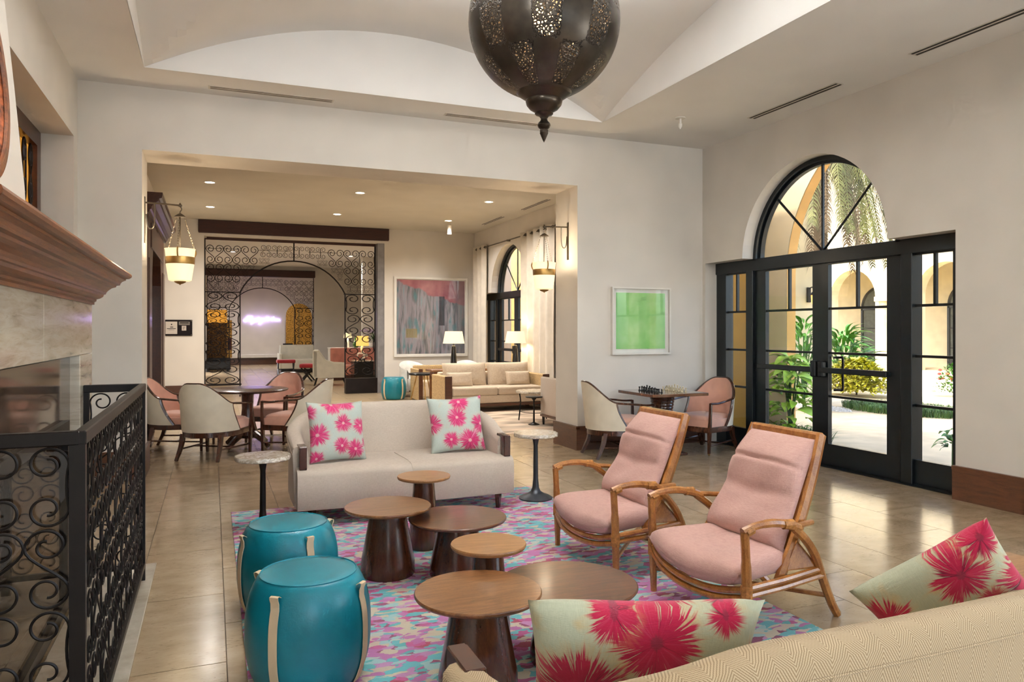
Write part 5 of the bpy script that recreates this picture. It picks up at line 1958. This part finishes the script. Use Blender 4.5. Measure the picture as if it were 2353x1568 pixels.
# dark niche and low black bench on the left, gold screen panels by the second screen
t = thing('gold_cabinet', 'gold lit display cabinet behind the left foot of the near screen', 'cabinet', (.1, 30.6, 0))
MB().box(-.35, .55, -.1, .3, 0, .45, .01).build('base', ebony, t)
MB().box(-.35, .42, -.08, .3, .45, 1.8).build('bronze_panel', gold_d, t, smooth=False)
MB().box(-.35, .42, -.08, .3, 1.8, 2.3).build('amber_panel', amber_m, t, smooth=False)
MB().box(.42, .6, -.1, .3, .45, 1.9).build('gold_strip', gold_m, t, smooth=False)
MB().box(.44, .58, -.12, -.1, .75, 1.2).build('red_panel', plain('oxblood', '4A1414', .5), t, smooth=False)
t = thing('low_bench', 'low black bench at the foot of the second iron screen', 'bench', (.18, 29.0, 0))
MB().box(-.42, .42, -.2, .2, .12, .36, .01).build('seat', ebony, t)
MB().box(-.38, -.3, -.18, .18, 0, .12).box(.3, .38, -.18, .18, 0, .12).build('feet', ebony, t, smooth=False)
t = thing('gold_arch_door', 'gold patterned arched door behind the right half of the second screen', 'door', (3.55, 33.9, 0))
m = MB()
m.prism([(-.55, 0), (.55, 0)] + arc(0, 2.15, .55, 0, 180, 14), lambda a, z, q: (a, q, z), -.04, .02)
m.build('panel', gold_m, t, smooth=False)
MB().box(-.05, .05, -.06, -.04, .2, 2.5).build('centre_strip', brass, t, smooth=False)
MB().box(-.5, .5, -.3, -.05, 0, .3).build('dark_step', ebony, t, smooth=False)
t = thing('dark_chair', 'dark wooden chair in front of the gold arched door', 'chair', (3.05, 32.6, 0), R(20))
MB().box(-.22, .22, -.22, .22, .42, .47, .01).build('seat', ebony, t)
MB().box(-.22, .22, .18, .22, .47, .95, .01).build('back', ebony, t)
for x in (-.19, .19):
    for y in (-.19, .19):
        MB().box(x - .02, x + .02, y - .02, y + .02, 0, .42).build('leg', ebony, t, smooth=False)

# neon handwriting, traced stroke by stroke (pixel units of the writing, 1511 wide)
nz = thing('neon_sign', 'violet neon handwriting glowing on the far white wall', 'neon sign', (1.27, Y3 - .04, 1.93))
ST = [[(740, 500), (560, 495), (505, 545), (600, 565), (470, 615), (370, 668), (490, 665)],
      [(580, 605), (595, 645), (640, 600), (655, 645), (700, 600), (735, 640), (790, 610), (800, 645), (730, 715), (660, 790)],
      [(1005, 530), (880, 578)], [(955, 555), (900, 610), (850, 675)],
      [(930, 600), (945, 645), (985, 600), (1000, 645), (1050, 605), (1075, 645), (1110, 600), (1155, 605), (1130, 670), (1060, 770), (980, 790)],
      [(1410, 500), (1290, 555), (1210, 650)], [(1270, 590), (1310, 640), (1350, 600), (1375, 640), (1420, 600), (1445, 640)],
      [(1610, 490), (1550, 570), (1512, 632), (1575, 632)],
      [(1640, 595), (1665, 632), (1710, 595), (1735, 632), (1775, 595), (1800, 630), (1850, 590), (1825, 632), (1875, 642)]]
KX = 1.52 / 1505
for st in ST:
    MB().tube(spline([((a - 370) * KX, 0, (640 - b) * KX * 1.05 + .02) for a, b in st], 4), .013, 6).build('glass_stroke', neon_m, nz)
lamp('neon_light', 'POINT', (.75, -.35, .1), 1.5, (.5, .35, 1), parent=nz, shadow_soft_size=.3)

# =================================================================== COURTYARD OUTSIDE THE DOORS
XO = XR + .34
struct('courtyard_paving', MB().box(XO, 70, -20, 60, -.12, -.02).build('courtyard_paving', pave_m, smooth=False), 'pale paved courtyard outside', 'paving')
# ochre end wall of the loggia and the loggia ceiling
struct('wall_loggia_end', MB().box(XO, 7.75, 9.07, 9.3, -.02, 5.2).build('wall_loggia_end', stucco_y, smooth=False))
XA = 7.75
ATH = .17
wa = MB()
AC, AR_, AS = 6.40, 2.06, 2.30
acol = [(9.3, -.02, 6.0), (AC + AR_, -.02, 6.0)] + [(y, max(z, AS), 6.0) for y, z in arc(AC, AS, AR_, 0, 180, 36)] + [(AC - AR_, -.02, 6.0), (3.6, -.02, 6.0)]
wa.columns(acol, lambda u, z, d: (d, u, z), XA, XA + ATH)
wa_o = struct('wall_loggia_arcade', wa.build('wall_loggia_arcade', stucco, angle=25))
# ochre soffit band lining the arch
sb = MB()
apts = [(AC + AR_, -.02)] + arc(AC, AS, AR_, 0, 180, 36) + [(AC - AR_, -.02)]
for (y0, z0), (y1, z1) in zip(apts, apts[1:]):
    sb.add([(XA + .005, y0, z0), (XA + ATH - .003, y0, z0), (XA + ATH - .003, y1, z1), (XA + .005, y1, z1)], [(0, 1, 2, 3)])
    cy, cz = (AC, AS)
sb.v = [(x, AC + (y - AC) * .996, AS + (z - AS) * .996 if z > AS else z) for x, y, z in sb.v]
sb.build('arch_lining', stucco_o, wa_o, angle=30)
# the wing beyond the arch: cream wall returning on the left, with its lantern
struct('wall_garden_left', MB().box(9.2, 12.1, 12.2, 12.6, -.02, 4.6).build('wall_garden_left', stucco, smooth=False))
t = thing('wall_sconce', 'dark outdoor wall lantern on the cream garden wall', 'lantern', (11.77, 12.2, 2.2))
MB().box(-.05, .05, -.04, 0, -.1, .22, .01).build('back_plate', iron, t)
MB().tube(spline([(0, -.02, .18), (0, -.12, .22), (0, -.16, .12)], 4), .012, 6).build('arm', iron, t)
MB().lathe([(.03, .12), (.075, .06), (.075, .05), (.06, .05)], 8, (0, -.16, 0)).build('cap', iron, t, smooth=False)
MB().lathe([(.06, .05), (.045, -.12), (.02, -.15)], 8, (0, -.16, 0)).build('glass_body', shade_y, t, smooth=False)


# far wing with arcades, columns and glazed doors
fx = 25.0
fw = struct('wall_far_wing')
fw.location = (fx, 0, 0)
FC = [10.62, 14.9, 19.18, 23.46, 27.74]
m = MB()
cols = [(5.0, -.02, 8.5)]
for c in FC:
    cols += [(c - 1.2, -.02, 8.5)] + [(y, max(z, 2.85), 8.5) for y, z in reversed(arc(c, 2.85, 1.2, 0, 180, 18))] + [(c + 1.2, -.02, 8.5)]
cols += [(33.0, -.02, 8.5)]
m.columns(cols, lambda u, z, d: (d, u, z), 0, .5)
m.build('arcade_face', stucco, fw, angle=25)
MB().box(2.6, 2.9, 5, 33, -.02, 8).build('inner_wall', stucco, fw, smooth=False)
MB().box(.5, 2.9, 5, 33, 4.3, 4.5).build('loggia_ceiling', stucco, fw, smooth=False)
for a, b in zip(FC, FC[1:]):
    for dy in (-.36, .36):
        y = (a + b) / 2 + dy
        m = MB()
        m.box(-.3, .25, y - .3, y + .3, -.02, .12)
        m.lathe([(.26, .1), (.27, .16), (.22, .22), (.21, .3), (.205, 1.4), (.19, 2.3), (.2, 2.34), (.24, 2.4), (.29, 2.6), (.29, 2.68)], 20, (-.03, y, 0))
        m.build('column', stone_col, fw, angle=40)
    MB().box(-.38, .3, (a + b) / 2 - .68, (a + b) / 2 + .68, 2.66, 2.86, .02).build('capital_block', stone_col, fw)
for i, c in enumerate(FC):
    dd = put('glazed_door', None, fw, (2.55, c + .85, 0))
    m = MB().prism([(-.95, 0), (.95, 0)] + arc(0, 2.5, .95, 0, 180, 14), lambda a, z, q: (q, a, z), 0, .04)
    m.build('glazing', dkglass, dd, smooth=False)
    m = MB()
    for y in (-.93, 0, .93):
        m.box(-.04, .02, y - .05, y + .05, 0, 2.5)
    m.box(-.04, .02, -.95, .95, 2.42, 2.55)
    m.tube([(-.02, a, z) for a, z in arc(0, 2.5, .93, 0, 180, 16)], .05, 5)
    for z in (.8, 1.6):
        m.box(-.03, .02, -.95, .95, z - .02, z + .02)
    m.box(-.03, .02, -.95, .95, 0, .35)
    m.build('frame', door_m, dd, smooth=False)


# ---- planting
def leaf_mesh(name, m, L, Wd, bend=.3, n=6):
    vs, fs = [], []
    for i in range(n + 1):
        u = i / n
        wv = Wd / 2 * (math.sin(PI * min(1, u * 1.02)) ** .7) * (1 - .35 * u)
        z = L * .12 * math.sin(PI * u) - bend * L * u * u
        x = L * u
        vs += [(x, -wv, z + .15 * wv), (x, 0, z), (x, wv, z + .15 * wv)]
    for i in range(n):
        b = 3 * i
        fs += [(b, b + 1, b + 4, b + 3), (b + 1, b + 2, b + 5, b + 4)]
    return MB().add(vs, fs).mesh(name, m)


def leafy(name, label, loc, h, w, n, me, rnd, stems=5, up=.3, cat='shrub', group=None, size=(.8, 1.2), low=.1):
    t = thing(name, label, cat, loc, 0, group)
    sm = MB()
    for k in range(stems):
        a = rnd.uniform(0, 6.28)
        r = rnd.uniform(.1, .6) * w
        sm.tube(spline([(0, 0, 0), (r * .4 * math.cos(a), r * .4 * math.sin(a), h * .4), (r * math.cos(a), r * math.sin(a), h * .85)], 4), .012, 5)
    sm.build('stems', leaf_d, t)
    for k in range(n):
        a = rnd.uniform(0, 6.28)
        z = h * (low + (1 - low) * rnd.random() ** .8)
        rr = w * math.sqrt(max(.05, 1 - (z / h) ** 2)) * rnd.uniform(.35, 1.0)
        o = put('leaf', me, t, (rr * math.cos(a) * .8, rr * math.sin(a) * .8, z), (rnd.uniform(-.4, .4), rnd.uniform(-.5, .3) - up, a + rnd.uniform(-.6, .6)), rnd.uniform(*size))
    return t


def merged_leaves(name, label, loc, h, w, n, m, L, Wd, rnd, cat='shrub', up=.3, box=None):
    """bush whose leaves are too small to pick apart"""
    t = thing(name, label, cat, loc)
    P = []
    F = []
    base = leaf_mesh('tmp', m, L, Wd, .3, 3)
    bv = [v.co.copy() for v in base.vertices]
    bf = [tuple(p.vertices) for p in base.polygons]
    for k in range(n):
        a = rnd.uniform(0, 6.28)
        el = rnd.random()
        z = h * (.08 + .92 * rnd.random() ** .9)
        rr = w * math.sqrt(max(.05, 1 - (z / h) ** 2)) * rnd.uniform(.3, 1.0)
        px, py = rr * math.cos(a), rr * math.sin(a)
        if box:
            px, py = px * box[0], py * box[1]
        M = Matrix.Translation((px, py, z)) @ Matrix.Rotation(a + rnd.uniform(-1, 1), 4, 'Z') @ Matrix.Rotation(rnd.uniform(-.7, .3) - up, 4, 'Y') @ Matrix.Scale(rnd.uniform(.7, 1.3), 4)
        k0 = len(P)
        P += [(M @ v)[:] for v in bv]
        F += [tuple(i + k0 for i in f) for f in bf]
    mb = MB()
    mb.v, mb.f = P, F
    o = mb.build('foliage', m, t)
    o['kind'] = 'stuff'
    MB().tube(spline([(0, 0, 0), (.03, .02, h * .4), (0, 0, h * .8)], 4), .02, 5).build('stem', soil_m, t)
    return t


rg = random.Random(21)
big = leaf_mesh('leaf', leaf_l, .34, .2, .45)
mid = leaf_mesh('leaf', leaf_m, .30, .07, .35)
gl = leaf_mesh('leaf', leaf_m, .2, .13, .4)
struct('planting_bed', MB().prism([(6.85, 7.05), (7.3, 7.05), (7.72, 7.6), (7.72, 9.05), (6.85, 9.05)], lambda a, b, q: (a, b, q), -.05, -.005).build('planting_bed', soil_m, smooth=False), 'dark soil bed of the garden plants', 'soil')
leafy('lime_philodendron', 'lime green large leaved plant just outside the left door leaf', (7.42, 8.02, 0), 1.14, .38, 150, big, rg, 7, .1, 'plant', None, (.45, .8))
leafy('upright_dracaena', 'dark upright plant behind the lime leaves against the cream wall', (10.35, 10.85, 0), 1.65, .4, 120, mid, rg, 6, .7, 'plant', None, (.9, 1.5))
leafy('spiky_palm_shrub', 'glossy spiky shrub right of the door centre stile', (14.9, 14.2, 0), 1.45, .85, 220, mid, rg, 6, .5, 'plant', None, (1.1, 1.9))
merged_leaves('croton_hedge', 'yellow green croton hedge in the middle of the courtyard bed', (13.9, 12.9, 0), .78, .8, 2600, leaf_y, .15, .08, rg, 'hedge', .3, (.7, 1.1))
leafy('glossy_seedling', 'small glossy leaved plant at the right edge of the doorway', (7.58, 5.72, 0), .42, .15, 26, gl, rg, 3, .1, 'plant', None, (.5, .8))
merged_leaves('flower_bush', 'bush with red flowers at the right edge of the courtyard', (15.75, 11.85, 0), .7, .4, 500, leaf_m, .1, .05, rg, 'bush')
t = [o for o in C.objects if o.name.startswith('flower_bush')][0]
for k in range(14):
    a = rg.uniform(0, 6.28)
    MB().lathe([(0, -.02), (.05, 0), (.03, .03), (0, .04)], 7, (.33 * math.cos(a) * rg.uniform(.6, 1), .33 * math.sin(a), rg.uniform(.3, .65)), cap=False).build('blossom', plain('red_blossom', 'C2402F', .6) if k == 0 else bpy.data.materials['red_blossom'], t)


def grass(name, label, poly_fn, n, h, w, rnd, m=grass_m, cat='grass', lean=.35):
    mb = MB()
    for k in range(n):
        x, y = poly_fn(rnd)
        a = rnd.uniform(0, 6.28)
        hh = h * rnd.uniform(.6, 1.2)
        l = lean * hh * rnd.uniform(.3, 1.6)
        c, s = math.cos(a), math.sin(a)
        mb.add([(x - w * s, y + w * c, 0), (x + w * s, y - w * c, 0), (x + l * .35 * c + w * .7 * s, y + l * .35 * s - w * .7 * c, hh * .6), (x + l * .35 * c - w * .7 * s, y + l * .35 * s + w * .7 * c, hh * .6), (x + l * c, y + l * s, hh * (.95 - .3 * lean))], [(0, 1, 2, 3), (3, 2, 4)])
    o = mb.build(name, m, None, (0, 0, -.015))
    return tag(o, label, cat, None, 'stuff')


def ell(cx, cy, rx, ry):
    def f(r):
        a = r.uniform(0, 6.28)
        q = math.sqrt(r.random())
        return cx + rx * q * math.cos(a), cy + ry * q * math.sin(a)
    return f


grass('mondo_grass', 'dark grassy tufts at the foot of the lime plant', ell(7.1, 7.5, .22, .42), 1300, .34, .006, rg, leaf_d, 'grass', .9)
grass('lawn_patch', 'soft green grass island in the courtyard paving', ell(12.0, 10.05, .75, 1.25), 5000, .17, .006, rg, grass_m, 'grass', .5)
# white pebbles round the grass
pb = MB()
for k in range(700):
    x, y = ell(11.0, 11.2, .4, .8)(rg)
    s = rg.uniform(.015, .035)
    pb.add([(x + s, y, 0), (x, y + s, 0), (x - s, y, 0), (x, y - s, 0), (x, y, s)], [(0, 1, 4), (1, 2, 4), (2, 3, 4), (3, 0, 4)])
tag(pb.build('pebble_bed', pebble_m, None, (0, 0, -.018)), 'white pebbles beside the grass island', 'pebbles', None, 'stuff')

# ---- palm hanging its fronds before the fanlight
t = thing('palm_tree', 'palm with drooping green and dry fronds outside the arched window', 'palm tree', (11.2, 11.28, 0))
MB().lathe([(.17, 0), (.14, .6), (.13, 2.5), (.13, 4.9), (.2, 5.3), (.1, 5.7)], 14).build('trunk', palm_b, t)


def frond(az, L, droop, m, rnd, lift):
    mb = MB()
    pts = []
    for i in range(13):
        u = i / 12
        r = L * (u * .62 + .38 * math.sin(u * 1.45))  * .62
        z = 5.35 + lift * math.sin(PI * min(1, u * 1.1)) - droop * u ** 1.9
        pts.append(Vector((r * math.cos(az), r * math.sin(az), z)))
    mb.tube(pts, [.03 - .0022 * i for i in range(13)], 5)
    for i in range(2, 13):
        p = pts[i]
        tg = (pts[i] - pts[i - 1]).normalized()
        sd = Vector((-math.sin(az), math.cos(az), 0))
        for e in (-1, 1):
            for q in range(7):
                o = p - tg * (q / 7) * (pts[i] - pts[i - 1]).length
                ll = (.50 - .024 * i) * rnd.uniform(.8, 1.2)
                tip = o + sd * e * ll * .55 + tg * ll * .55 + Vector((0, 0, -ll * (.45 + .3 * rnd.random())))
                md = (o + tip) / 2 + Vector((0, 0, .06))
                wv = tg * .018
                mb.add([o - wv, o + wv, md + wv, md - wv, tip], [(0, 1, 2, 3), (3, 2, 4)])
    o = mb.build('frond', m, t)
    return o


for k in range(44):
    az = R(150 + k * 8.2 + rg.uniform(-6, 6))
    if math.sin(az) > .25:
        continue
    frond(az, rg.uniform(2.2, 3.0), rg.uniform(1.9, 2.7), palm_g if k % 3 else palm_b, rg, rg.uniform(.3, .8))
for k in range(20):
    az = R(k * 18 + rg.uniform(-8, 8))
    if math.sin(az) > .25:
        continue
    frond(az, rg.uniform(1.2, 1.9), rg.uniform(2.2, 2.7), palm_b, rg, .1)
# wall of ochre seen through the window of the next room, with a shrub
struct('wall_garden_ochre', MB().box(9.4, 9.7, 13.2, 24.0, -.02, 5).build('wall_garden_ochre', plain('ochre_garden', 'D2AE66', .9, var=.04, kind='World'), smooth=False))
leafy('window_shrub', 'spiky green shrub outside the window of the next room', (7.6, 15.1, 0), 1.5, .6, 90, mid, rg, 5, .5, 'plant', None, (1.0, 1.7))
